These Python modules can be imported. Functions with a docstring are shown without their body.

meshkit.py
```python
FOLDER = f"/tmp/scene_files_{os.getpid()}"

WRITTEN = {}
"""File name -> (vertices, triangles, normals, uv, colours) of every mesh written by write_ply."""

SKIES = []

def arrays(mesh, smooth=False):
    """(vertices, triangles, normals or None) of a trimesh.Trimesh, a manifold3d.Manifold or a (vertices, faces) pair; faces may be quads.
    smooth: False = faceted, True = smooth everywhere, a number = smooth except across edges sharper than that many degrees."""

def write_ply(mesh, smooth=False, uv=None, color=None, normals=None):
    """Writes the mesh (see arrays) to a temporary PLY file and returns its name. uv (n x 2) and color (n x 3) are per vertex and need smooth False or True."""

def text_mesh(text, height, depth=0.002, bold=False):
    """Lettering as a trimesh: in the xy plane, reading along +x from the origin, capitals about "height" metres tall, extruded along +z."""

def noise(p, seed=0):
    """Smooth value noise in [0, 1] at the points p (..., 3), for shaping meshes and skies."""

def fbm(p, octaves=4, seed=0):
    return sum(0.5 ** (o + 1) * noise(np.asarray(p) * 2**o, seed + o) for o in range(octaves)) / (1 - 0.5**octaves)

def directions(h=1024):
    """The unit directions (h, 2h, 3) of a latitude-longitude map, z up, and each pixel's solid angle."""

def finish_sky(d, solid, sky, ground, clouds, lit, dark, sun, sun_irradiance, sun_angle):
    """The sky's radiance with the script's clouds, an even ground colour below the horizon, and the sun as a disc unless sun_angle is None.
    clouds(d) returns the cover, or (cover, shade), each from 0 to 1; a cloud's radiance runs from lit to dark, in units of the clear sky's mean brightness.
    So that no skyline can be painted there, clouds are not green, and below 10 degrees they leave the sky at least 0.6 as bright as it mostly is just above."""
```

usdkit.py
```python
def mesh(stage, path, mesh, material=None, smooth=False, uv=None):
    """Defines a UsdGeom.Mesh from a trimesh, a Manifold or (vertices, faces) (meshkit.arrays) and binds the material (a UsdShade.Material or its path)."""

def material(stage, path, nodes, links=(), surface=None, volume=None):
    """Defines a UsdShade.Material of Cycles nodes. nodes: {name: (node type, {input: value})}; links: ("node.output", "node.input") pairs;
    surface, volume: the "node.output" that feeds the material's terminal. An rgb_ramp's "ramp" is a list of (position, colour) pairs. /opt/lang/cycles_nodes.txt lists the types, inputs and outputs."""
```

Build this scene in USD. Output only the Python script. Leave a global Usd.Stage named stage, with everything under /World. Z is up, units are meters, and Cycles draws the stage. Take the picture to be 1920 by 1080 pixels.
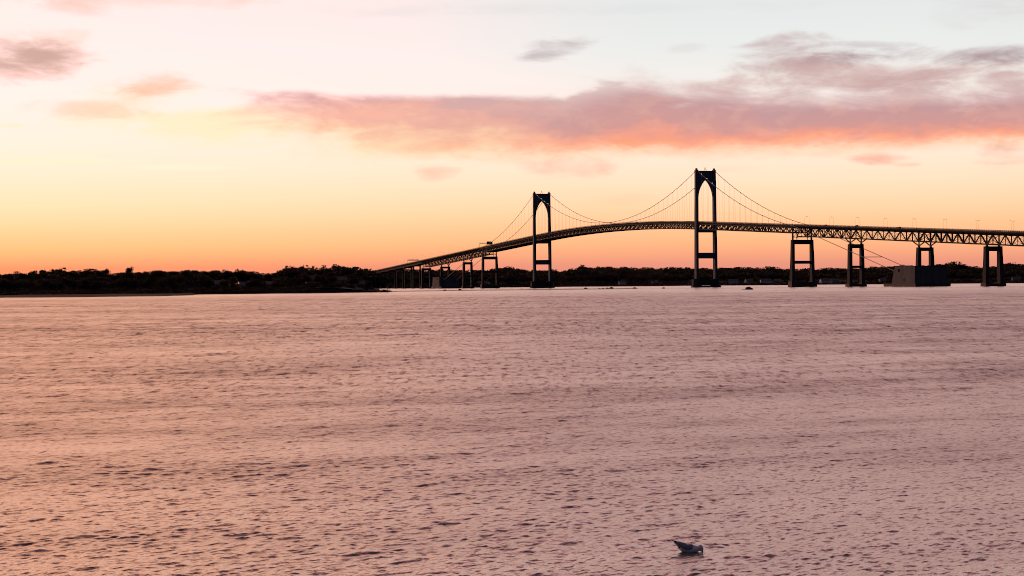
import math, random
import numpy as np, trimesh, usdkit, meshkit
from shapely.geometry import Polygon
from pxr import Usd, UsdGeom, UsdLux, UsdShade, Gf, Sdf, Vt

stage = Usd.Stage.CreateInMemory()
UsdGeom.SetStageUpAxis(stage, 'Z'); UsdGeom.SetStageMetersPerUnit(stage, 1.0)
UsdGeom.Xform.Define(stage, '/World'); UsdGeom.Scope.Define(stage, '/World/Looks')
random.seed(7); RNG = np.random.default_rng(7)

# ------------------------------------------------------------------ camera
F, CAMH, ROLL, PITCH = 3515.0, 4.0, 0.0085, 5.4 / 3515.0     # focal length in pixels of a 1920 px wide frame
cr, sr, cp, sp = math.cos(ROLL), math.sin(ROLL), math.cos(PITCH), math.sin(PITCH)
_r0, _u0, _f = np.array([1, 0, 0.]), np.array([0, sp, cp]), np.array([0, cp, -sp])
RIGHT, UP = cr * _r0 - sr * _u0, sr * _r0 + cr * _u0
cam = UsdGeom.Camera.Define(stage, '/World/camera')
cam.CreateHorizontalApertureAttr(36.0); cam.CreateFocalLengthAttr(36.0 * F / 1920.0)
cam.CreateClippingRangeAttr((0.1, 100000.0)); cam.CreateExposureAttr(0.0)
UsdGeom.Xformable(cam).AddTransformOp().Set(Gf.Matrix4d(*RIGHT, 0, *UP, 0, *(-_f), 0, 0, 0, CAMH, 1))

def ray(px, py):
    d = _f + RIGHT * (px - 960) / F + UP * (540 - py) / F
    return d / d[1]
def at(px, py, depth):                       # the point seen at that pixel of the photograph at that depth
    return np.array([0, 0, CAMH]) + ray(px, py) * depth
def on_water(px, py):
    d = ray(px, py); return np.array([0, 0, CAMH]) + d * (CAMH / -d[2])

# ------------------------------------------------------------------ node expressions
class G:
    def __init__(s): s.n, s.l, s.k = {}, [], 0
    def node(s, kind, out, ins=None, **const):
        s.k += 1; nm = f'{kind}_{s.k}'; s.n[nm] = (kind, dict(const))
        for k, v in (ins or {}).items():
            if isinstance(v, E): s.l.append((v.p, f'{nm}.{k}'))
            else: s.n[nm][1][k] = v
        return E(s, f'{nm}.{out}')
    def math(s, op, a, b=0.0, c=None, clamp=False):
        ins = {'value1': a, 'value2': b}
        if c is not None: ins['value3'] = c
        return s.node('math', 'value', ins, math_type=op, use_clamp=clamp)
    def smooth(s, v, a, b, lo=0.0, hi=1.0):
        return s.node('map_range', 'result', {'value': v}, range_type='smoothstep', from_min=a, from_max=b, to_min=lo, to_max=hi, clamp=True)
    def vec(s, x=0., y=0., z=0.): return s.node('combine_xyz', 'vector', {'x': x, 'y': y, 'z': z})
    def noise(s, v, scale=1., detail=4., rough=.5, dist=0., **k):
        return s.node('noise_texture', 'fac', {'vector': v}, scale=scale, detail=detail, roughness=rough, distortion=dist, **k)
    def mix(s, f, a, b, t='mix'): return s.node('mix', 'color', {'fac': f, 'color1': a, 'color2': b}, mix_type=t)
    def ramp(s, f, stops): return s.node('rgb_ramp', 'color', {'fac': f}, ramp=stops)
    def build(s, path, surface=None, volume=None):
        return usdkit.material(stage, path, s.n, s.l, surface=surface.p if surface else None, volume=volume.p if volume else None)
class E:
    def __init__(s, g, p): s.g, s.p = g, p
    def __add__(s, o): return s.g.math('add', s, o)
    __radd__ = __add__
    def __mul__(s, o): return s.g.math('multiply', s, o)
    __rmul__ = __mul__
    def __sub__(s, o): return s.g.math('subtract', s, o)
    def __rsub__(s, o): return s.g.math('subtract', o, s)
    def __truediv__(s, o): return s.g.math('divide', s, o)
def lin(*c):
    return tuple(((v / 255) / 12.92 if v < 10.3 else ((v / 255 + .055) / 1.055) ** 2.4) for v in c)

# ------------------------------------------------------------------ sky
SUN_AZ, SUN_EL, SKY_STRENGTH = -0.34, 0.010, 0.10
def make_sky():
    g = G(); K = 1.06 / SKY_STRENGTH
    d = g.node('texture_coordinate', 'generated')
    x, y, z = (g.node('separate_xyz', k, {'vector': d}) for k in 'xyz')
    az = g.math('arctan2', x, y); el = g.math('arcsine', z)
    U, V = az * F, el * F                                   # azimuth and elevation in units of 1/3515 radian
    p = g.math('sqrt', g.math('maximum', el / (math.pi / 2), 0.0))
    pos = lambda v: math.sqrt(max(v, 0) / F / (math.pi / 2))
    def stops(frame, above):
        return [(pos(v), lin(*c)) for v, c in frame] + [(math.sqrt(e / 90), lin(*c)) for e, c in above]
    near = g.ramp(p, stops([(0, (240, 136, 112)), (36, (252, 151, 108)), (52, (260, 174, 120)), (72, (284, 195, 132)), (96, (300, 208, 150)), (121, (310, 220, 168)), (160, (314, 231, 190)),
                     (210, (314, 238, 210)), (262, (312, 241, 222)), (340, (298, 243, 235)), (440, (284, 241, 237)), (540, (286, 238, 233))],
                    [(11, (430, 322, 258)), (14, (452, 326, 246)), (18, (430, 298, 224)), (23, (350, 238, 202)), (30, (215, 150, 150)), (42, (112, 88, 112)), (90, (74, 76, 96))]))  # added: sky higher than the framed strip raised far brighter, to brighten the water
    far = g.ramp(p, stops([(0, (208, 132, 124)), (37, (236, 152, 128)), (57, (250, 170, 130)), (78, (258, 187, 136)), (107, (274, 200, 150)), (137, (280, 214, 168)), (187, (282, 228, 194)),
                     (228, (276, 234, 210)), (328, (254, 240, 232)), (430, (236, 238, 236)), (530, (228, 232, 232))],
                    [(11, (342, 282, 268)), (14, (352, 274, 258)), (18, (330, 242, 236)), (23, (284, 202, 198)), (30, (190, 136, 152)), (42, (102, 86, 114)), (90, (74, 76, 96))]))  # same added boost above the frame on the side farther from the sun
    anti = g.ramp(p, [(0, lin(38, 42, 58)), (.2, lin(52, 50, 66)), (.35, lin(60, 58, 76)), (.6, lin(64, 66, 84)), (1, lin(74, 76, 96))])
    cosd = g.math('cosine', az - SUN_AZ)
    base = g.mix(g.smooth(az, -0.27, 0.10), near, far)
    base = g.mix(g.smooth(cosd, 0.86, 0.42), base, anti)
    def blend(base, amount, color): return g.mix(amount, base, color)
    # ---- cloud noise
    def nz(su, sv, det=5., rough=.55, dist=0., off=0.):
        return g.noise(g.vec(U / su + off, V / sv, off), 1., det, rough, dist)
    n1, n2, n3 = nz(190., 50., 6., .58, .6), nz(60., 22., 5., .6, .3, 3.7), nz(420., 60., 4., .5, .2, 9.1)
    w1, w2 = (n1 - .5), (n2 - .5)
    hor = lambda px: 534.6 - ROLL * (px - 960)
    def cc(px, py): return math.atan((px - 960) / F) * F, math.atan((hor(px) - py) / F) * F
    def blob(px, py, ru, rv, k1=1.6, k2=.9, soft=.8, tilt=0.):
        u0, v0 = cc(px, py); du = (U - u0) / ru; dv = (V - v0 - (U - u0) * tilt) / rv
        return g.smooth(1.25 - du * du - dv * dv + w1 * (k1 * 2.2) + w2 * (k2 * 1.3), 0.0, soft * 1.25)
    front = g.smooth(cosd, 0.2, 0.6)
    # pale yellow glow and thin warm streaks
    base = blend(base, blob(400, 238, 300, 42, 1.6, .6, 1.2) * .75, lin(255, 238, 192))
    base = blend(base, blob(60, 308, 200, 7, 1.5, .5, 1.2) * .5, lin(255, 246, 208))
    base = blend(base, blob(340, 318, 130, 6, 1.5, .5, 1.2) * .45, lin(255, 248, 220))
    # thin pink veils in the upper left, grey lines upper right
    base = blend(base, blob(230, 2, 320, 26, 1.6, .9, 1.2) * .75, lin(252, 212, 202))
    base = blend(base, blob(140, 26, 80, 20, 1.6, 1.2, 1.2) * .6, lin(248, 198, 184))
    base = blend(base, blob(1120, 18, 700, 14, 2.4, .5, 1.5) * .28, lin(214, 216, 216))
    base = blend(base, blob(1880, 35, 120, 40, 2.2, .9, 1.5) * .4, lin(212, 202, 204))
    base = blend(base, blob(330, 62, 220, 40, 1.6, .9, 1.4) * .45, lin(238, 236, 238))
    base = blend(base, blob(90, 84, 120, 20, 1.8, 1.2, 1.2) * .5, lin(252, 212, 196))
    # small clouds
    for a in [(60, 106, 150, 50, .45, (252, 222, 206)), (46, 128, 130, 50, .95, (204, 166, 156)), (262, 184, 130, 40, .6, (255, 228, 184)), (286, 166, 94, 28, .95, (249, 190, 164)),
              (185, 213, 130, 22, .75, (250, 210, 184)), (20, 245, 40, 5, .6, (255, 236, 170)), (610, 247, 30, 10, .5, (250, 190, 160)), (815, 318, 46, 20, .8, (248, 196, 170)),
              (1075, 316, 100, 24, .8, (246, 194, 170)), (1655, 302, 58, 11, .8, (240, 176, 156)), (1705, 313, 26, 5, .5, (240, 180, 160)),
              (1878, 296, 60, 28, .8, (222, 178, 162)), (1380, 318, 60, 8, .25, (248, 200, 176)), (1160, 375, 60, 12, .18, (250, 196, 160))]:
        base = blend(base, blob(*a[:4], 1.7, 1.3, 1.5) * a[4], lin(*a[5]))
    for a in [(1050, 88, 84, 21, .9, (198, 186, 188), .16), (1285, 94, 44, 10, .3, (214, 204, 204), .1)]:
        base = blend(base, blob(*a[:4], 1.6, 1.2, 1.2, a[6]) * a[4], lin(*a[5]))
    # the long bank: rosy, with a mauve top and a glowing underside
    top = g.ramp(g.smooth(U, *[cc(q, 0)[0] for q in (400, 2000)]), [(0, (.36, .36, .36)), (.10, (.353, .353, .353)), (.38, (.346, .346, .346)), (.44, (.368, .368, .368)), (.52, (.385, .385, .385)), (.72, (.352, .352, .352)), (1, (.35, .35, .35))])
    topv = g.node('separate_color', 'r', {'color': top}, color_type='rgb') * 1000.0
    lean = g.smooth(U, cc(980, 0)[0], cc(1250, 0)[0])
    botv = g.node('map_range', 'result', {'value': U}, range_type='linear', from_min=cc(560, 0)[0], from_max=cc(1960, 0)[0], to_min=236.0, to_max=250.0, clamp=False)
    upper = topv - V + 6.0 + w1 * (26.0 + 90.0 * lean) + w2 * (8.0 + 24.0 * lean)
    lower = V - botv + 6.0 + w1 * 44.0 + w2 * 20.0
    ends = g.smooth(U + (V - botv) * .9 + w1 * 420.0 + w2 * 120., cc(490, 0)[0], cc(760, 0)[0]) * g.smooth(U, 3300., 1500.)
    m_top = g.node('mix_float', 'result', {'fac': lean, 'a': g.smooth(upper, -5., 13.), 'b': g.smooth(upper, -26., 44.)})
    bank = m_top * g.smooth(lower, -14., 34.) * ends
    t = g.math('divide', V - botv + w1 * 40.0 + w2 * 44.0, topv - botv, clamp=True)
    left_c = g.ramp(t, [(0, lin(255, 216, 168)), (.2, lin(252, 198, 164)), (.45, lin(250, 188, 162)), (.75, lin(245, 180, 162)), (1, lin(212, 162, 162))])
    right_c = g.ramp(t, [(0, lin(255, 190, 138)), (.13, lin(255, 160, 118)), (.26, lin(240, 156, 136)), (.42, lin(208, 150, 146)), (.7, lin(196, 150, 154)), (1, lin(206, 174, 174))])
    col = g.mix(g.smooth(U + w1 * 500. + w2 * 200., cc(640, 0)[0], cc(1240, 0)[0]), left_c, right_c)
    glow = g.smooth(U + w1 * 500., cc(980, 0)[0], cc(560, 0)[0]) * g.smooth(t + w2 * .5, .75, .15)
    col = g.mix(glow * .85, col, lin(255, 232, 188))
    puff = g.smooth(nz(70., 40., 5., .55, .5, 21.), .48, .62)
    col = g.mix(puff * .35, col, g.mix(.5, col, lin(246, 190, 166)))
    base = blend(base, bank * .97, col)
    # mauve wisps riding above the bank on the right
    for a in [(1490, 113, 108, 48, 1.0, (192, 162, 162), 0.), (1470, 80, 50, 20, .45, (206, 184, 182), 0.25), (1640, 150, 340, 34, .85, (208, 174, 170), 0.), (1830, 165, 230, 34, .6, (196, 160, 160), 0.), (1830, 115, 300, 20, 1.0, (172, 148, 154), -.02),
              (1600, 92, 150, 9, .7, (196, 180, 182), -.03), (1150, 158, 56, 9, .6, (214, 190, 184), -.25), (1330, 160, 150, 16, .5, (212, 178, 174), 0.)]:
        base = blend(base, blob(*a[:4], 1.6, 1.1, 1.5, a[6]) * a[4], lin(*a[5]))
    # the same broken cloud goes on higher up and all round
    hi = g.smooth(g.noise(g.vec(x / (z + .12), y / (z + .12) * 1.0, 5.), 1.6, 5., .55, .4), .47, .64) * g.smooth(el, .17, .30)
    base = blend(base, hi * .5, g.mix(g.smooth(cosd, -.2, .7), lin(62, 58, 72), lin(216, 142, 126)))
    sk = g.node('sky_texture', 'color', None, sky_type='single_scattering', sun_disc=False, sun_elevation=SUN_EL, sun_rotation=SUN_AZ, altitude=10.0)
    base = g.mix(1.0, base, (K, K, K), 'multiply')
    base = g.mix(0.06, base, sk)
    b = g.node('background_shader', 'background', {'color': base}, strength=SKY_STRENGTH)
    return g.build('/World/Looks/sky', b)
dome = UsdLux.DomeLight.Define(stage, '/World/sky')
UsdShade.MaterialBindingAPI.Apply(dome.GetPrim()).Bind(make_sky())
dome.GetPrim().SetCustomDataByKey('kind', 'structure')
sun = UsdLux.DistantLight.Define(stage, '/World/sun')
sun.CreateIntensityAttr(0.05); sun.CreateAngleAttr(0.53); sun.CreateNormalizeAttr(True); sun.CreateColorAttr(Gf.Vec3f(1, .62, .38))
_s = np.array([math.sin(SUN_AZ) * math.cos(SUN_EL), math.cos(SUN_AZ) * math.cos(SUN_EL), math.sin(SUN_EL)])
_sx = np.cross([0, 0, 1], _s); _sx /= np.linalg.norm(_sx); _sy = np.cross(_s, _sx)
UsdGeom.Xformable(sun).AddTransformOp().Set(Gf.Matrix4d(*_sx, 0, *_sy, 0, *_s, 0, 0, 0, 300, 1))

# ------------------------------------------------------------------ scene helpers
_used = {}
def numbered(path):
    k = _used.get(path, -1) + 1; _used[path] = k
    return path if k == 0 else f'{path}_{k:03d}'
def keys(prim, **kw):
    for k, v in kw.items():
        if v: prim.SetCustomDataByKey(k, v)
    return prim
def path_of(p): return '/World' if p is None else str(p.GetPath())
def thing(name, label=None, cat=None, loc=(0, 0, 0), rotz=0., scale=None, group=None, parent=None):
    x = UsdGeom.Xform.Define(stage, numbered(path_of(parent) + '/' + name))
    if parent is None or any(loc) or rotz or scale is not None:
        x.AddTranslateOp().Set(Gf.Vec3d(*map(float, loc)))
        if rotz: x.AddRotateZOp().Set(math.degrees(rotz))
        if scale is not None: x.AddScaleOp().Set(Gf.Vec3f(*map(float, scale)))
    return keys(x.GetPrim(), label=label, category=cat, group=group)
def obj(name, mesh, mat, parent=None, smooth=False, **kw):
    m = usdkit.mesh(stage, numbered(path_of(parent) + '/' + name), mesh, mat, smooth=smooth)
    return keys(m.GetPrim(), **kw)
def copy_of(src, label, cat, loc, rotz=0., scale=None, group=None, name=None):
    t = thing(name or src.GetName().rstrip('0123456789_'), label, cat, loc, rotz, scale, group)
    t.GetReferences().AddInternalReference(src.GetPath()); t.SetInstanceable(True)
    return t
class MB:                                      # collects boxes, bars and faces for ONE mesh
    def __init__(s): s.v, s.f, s.n = [], [], 0
    def add(s, v, f):
        v = np.asarray(v, float); s.v.append(v); s.f.append(np.asarray(f, int) + s.n); s.n += len(v); return s
    def tm(s, m): return s.add(m.vertices, m.faces)
    BOXF = np.array([[0, 2, 1], [0, 3, 2], [4, 5, 6], [4, 6, 7], [0, 1, 5], [0, 5, 4], [1, 2, 6], [1, 6, 5], [2, 3, 7], [2, 7, 6], [3, 0, 4], [3, 4, 7]])
    def hexa(s, bot, top): return s.add(np.vstack([bot, top]), s.BOXF)      # two rectangles, counter-clockwise from above
    def box(s, x0, x1, y0, y1, z0, z1):
        r = lambda z: np.array([[x0, y0, z], [x1, y0, z], [x1, y1, z], [x0, y1, z]]); return s.hexa(r(z0), r(z1))
    def frustum(s, cx, cy, wx0, wy0, z0, wx1, wy1, z1, cx1=None, cy1=None):
        r = lambda cx, cy, a, b, z: np.array([[cx - a / 2, cy - b / 2, z], [cx + a / 2, cy - b / 2, z], [cx + a / 2, cy + b / 2, z], [cx - a / 2, cy + b / 2, z]])
        return s.hexa(r(cx, cy, wx0, wy0, z0), r(cx if cx1 is None else cx1, cy if cy1 is None else cy1, wx1, wy1, z1))
    def bar(s, p, q, w, h=None):
        p, q = np.asarray(p, float), np.asarray(q, float); h = h or w
        d = q - p; d /= np.linalg.norm(d); a = np.cross(d, [0, 0, 1]) if abs(d[2]) < .95 else np.cross(d, [1, 0, 0])
        a /= np.linalg.norm(a); b = np.cross(a, d)
        r = lambda c: np.array([c - a * w / 2 - b * h / 2, c + a * w / 2 - b * h / 2, c + a * w / 2 + b * h / 2, c - a * w / 2 + b * h / 2])
        return s.add(np.vstack([r(p), r(q)]), s.BOXF[:, ::-1])
    def tube(s, pts, r, k=6):
        pts = np.asarray(pts, float); n = len(pts); r = np.broadcast_to(r, n)
        tan = np.gradient(pts, axis=0); tan /= np.linalg.norm(tan, axis=1)[:, None]
        ref = np.array([0, 0, 1.]) if abs(tan[:, 2]).max() < .9 else np.array([.3, 1., 0])
        a = np.cross(tan, ref); a /= np.linalg.norm(a, axis=1)[:, None]; b = np.cross(tan, a)
        th = np.arange(k) / k * 2 * np.pi
        v = (pts[:, None] + r[:, None, None] * (np.cos(th)[None, :, None] * a[:, None] + np.sin(th)[None, :, None] * b[:, None])).reshape(-1, 3)
        f = []
        for i in range(n - 1):
            for j in range(k):
                A, B = i * k + j, i * k + (j + 1) % k; f += [[A, A + k, B], [B, A + k, B + k]]
        for j in range(1, k - 1): f += [[0, j, j + 1], [(n - 1) * k, (n - 1) * k + j + 1, (n - 1) * k + j]]
        return s.add(v, f)
    def strip(s, ts, section, zf):              # sweep a closed (y, z) section along x, following the height zf(x)
        k = len(section); sec = np.array(section, float)
        v = np.vstack([np.c_[np.full(k, t), sec[:, 0], sec[:, 1] + zf(t)] for t in ts]); f = []
        for i in range(len(ts) - 1):
            for j in range(k):
                A, B = i * k + j, i * k + (j + 1) % k; f += [[A, B, A + k], [B, B + k, A + k]]
        e = (len(ts) - 1) * k
        for j in range(1, k - 1): f += [[0, j + 1, j], [e, e + j, e + j + 1]]
        return s.add(v, f)
    def mesh(s): return trimesh.Trimesh(np.vstack(s.v), np.vstack(s.f), process=False)

# ------------------------------------------------------------------ materials
def plain(name, color, rough=.6, var=.25, scale=1.5, metallic=0., bump=0., streak=False, spec=.25):
    g = G(); pos = g.node('texture_coordinate', 'object')
    v = g.node('mapping', 'vector', {'vector': pos}, mapping_type='point', scale=(1, 1, .12) if streak else (1, 1, 1))
    n = g.noise(v, scale, 5., .6)
    c = g.ramp(n, [(.25, tuple(x * (1 - var) for x in color)), (.75, tuple(x * (1 + var) for x in color))])
    ins = {'base_color': c}
    if bump: ins['normal'] = g.node('bump', 'normal', {'height': g.noise(pos, scale * 6, 4., .6)}, strength=bump, distance=.1)
    return g.build('/World/Looks/' + name, g.node('principled_bsdf', 'BSDF', ins, roughness=rough, metallic=metallic, specular_ior_level=spec))
def leafy(name, a, b, rough=.8):
    g = G(); pos = g.node('texture_coordinate', 'object'); r = g.node('object_info', 'random')
    c = g.mix(g.smooth(g.noise(pos, .35, 3., .6) + (r - .5) * .5, .3, .7), a, b)
    dfs = g.node('principled_bsdf', 'BSDF', {'base_color': c}, roughness=rough, specular_ior_level=.1)
    tr = g.node('translucent_bsdf', 'BSDF', {'color': c})
    return g.build('/World/Looks/' + name, g.node('mix_closure', 'closure', {'fac': .15, 'closure1': dfs, 'closure2': tr}))
M = dict(
    steel=plain('bridge_steel_paint', (.058, .088, .122), .8, .2, .4, streak=True),
    truss=plain('truss_steel_paint', (.024, .024, .031), .8, .2, .5),
    concrete=plain('pier_concrete', (.031, .032, .040), .85, .3, .25, streak=True, bump=.3),
    pale=plain('anchorage_concrete', (.074, .078, .092), .9, .45, .16, streak=True, bump=.3),
    wet=plain('wet_concrete', (.05, .048, .045), .7, .3, .4, bump=.3),
    slab=plain('deck_concrete', (.030, .029, .034), .85, .3, .3),
    asphalt=plain('asphalt', (.05, .05, .05), .85, .2, .8),
    cable=plain('cable_paint', (.16, .17, .16), .5, .1, 1.),
    galv=plain('galvanised_steel', (.026, .026, .033), .8, .15, 2.),
    sign=plain('sign_green', (.02, .09, .05), .5, .1, 1.),
    rock=plain('dark_rock', (.06, .055, .05), .85, .4, .8, bump=.6),
    ground=plain('shore_ground', (.025, .021, .018), 1., .4, .05, bump=.3, spec=.03),
    hill=plain('hill_ground', (.025, .022, .02), 1., .3, .02, spec=.03),
    beach=plain('beach_gravel', (.014, .014, .015), 1., .3, .2, spec=.03),
    bark=plain('bark', (.05, .04, .034), .9, .3, 2.),
    bud=leafy('budding_twigs', (.036, .024, .023), (.052, .034, .030)),
    leaf=leafy('dark_foliage', (.022, .026, .016), (.045, .042, .026)),
    olive=leafy('young_foliage', (.045, .042, .022), (.075, .062, .034)),
    shingle=plain('roof_shingles', (.09, .085, .085), .8, .25, 1.),
    redroof=plain('brown_roof', (.12, .075, .055), .8, .25, 1.),
    clap=plain('white_clapboard', (.46, .46, .46), .6, .06, 1.),
    grey=plain('grey_shingle_wall', (.2, .2, .2), .8, .2, 1.),
    tan=plain('tan_wall', (.26, .23, .19), .8, .12, 1.),
    brick=plain('chimney_brick', (.20, .10, .07), .85, .2, 2.),
    dark=plain('dark_rubber', (.02, .02, .02), .8, .1, 3.),
    glass=plain('window_glass', (.03, .035, .04), .08, .1, 1., spec=.5),
    carpaint=plain('dark_car_paint', (.05, .05, .06), .3, .05, 1.),
    carlight=plain('silver_car_paint', (.35, .35, .36), .35, .05, 1.),
    hull=plain('boat_hull_white', (.7, .7, .7), .3, .05, 1.),
)
def lampmat(name, color, strength):
    g = G(); return g.build('/World/Looks/' + name, g.node('emission', 'emission', None, color=color, strength=strength))
M['lamp'] = lampmat('lamp_white', (1., .97, .92), 1.35)
M['headlight'] = lampmat('headlight_white', (1., .96, .9), 14.0)

# ------------------------------------------------------------------ water
# one sheet of real wavelets, its cells growing with distance; wave slopes finer than the cells become surface roughness
def make_water():
    g = G(); pos = g.node('geometry', 'position')
    def wav(rot, sx, sy, off, det=2., rough=.5, dist=0.):               # sx along the crests, sy across them
        v = g.node('mapping', 'vector', {'vector': pos}, mapping_type='texture', rotation=(0, 0, rot), scale=(sx, sy, 1.), location=(off, off * 1.7, 0))
        return g.noise(v, 1., det, rough, dist)
    rough = g.node('attribute', 'fac', None, attribute='ripple')
    gust = g.smooth(wav(.05, 90., 26., 3.3, 4., .6), .36, .62, .94, 1.05) * g.smooth(wav(-.08, 420., 160., 8.3, 4., .55), .34, .64, .92, 1.05)
    h = wav(.74, .14, .07, 4.2, 2., .55, .4) * .011 + wav(-.3, .11, .06, 9.4, 1., .5, .3) * .003
    y = g.node('separate_xyz', 'y', {'vector': pos})
    h = h + (wav(.74, .38, .25, 2.7, 2., .55, .4) * .030 + wav(-.2, .40, .2, 5.1, 1., .5, .3) * .008) * g.smooth(y, 45., 130.) * g.smooth(y, 520., 220.)
    nrm = g.node('bump', 'normal', {'height': h}, strength=1.0, distance=1.0)
    # normals tipped towards the camera: short dark flecks, finer inshore and broader farther out
    def flecks(sx, sy, off, lo, hi_, rot=0.): return g.smooth(wav(rot, sx, sy, off, 3., .6, .3), lo, hi_)
    tilt = flecks(.18, .085, 6.1, .43, .70, .72) * g.smooth(y, 130., 60.) * .24 + flecks(.34, 1.8, 3.9, .43, .70) * (g.smooth(y, 42., 85.) * g.smooth(y, 260., 150.)) * .20 + flecks(.8, 9., 7.7, .43, .70) * (g.smooth(y, 110., 200.) * g.smooth(y, 640., 380.)) * .19 + flecks(2.2, 50., 1.3, .43, .70) * (g.smooth(y, 300., 480.) * g.smooth(y, 1700., 900.)) * .18
    nx, ny, nz_ = (g.node('separate_xyz', k, {'vector': nrm}) for k in 'xyz')
    nrm = g.node('mapping', 'vector', {'vector': g.vec(nx, ny - tilt + .05, nz_)}, mapping_type='normal')
    b = g.node('principled_bsdf', 'BSDF', {'normal': nrm, 'roughness': rough * gust}, base_color=(.05, .042, .042), ior=1.45, specular_ior_level=.5)
    return g.build('/World/Looks/water', b)
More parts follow.
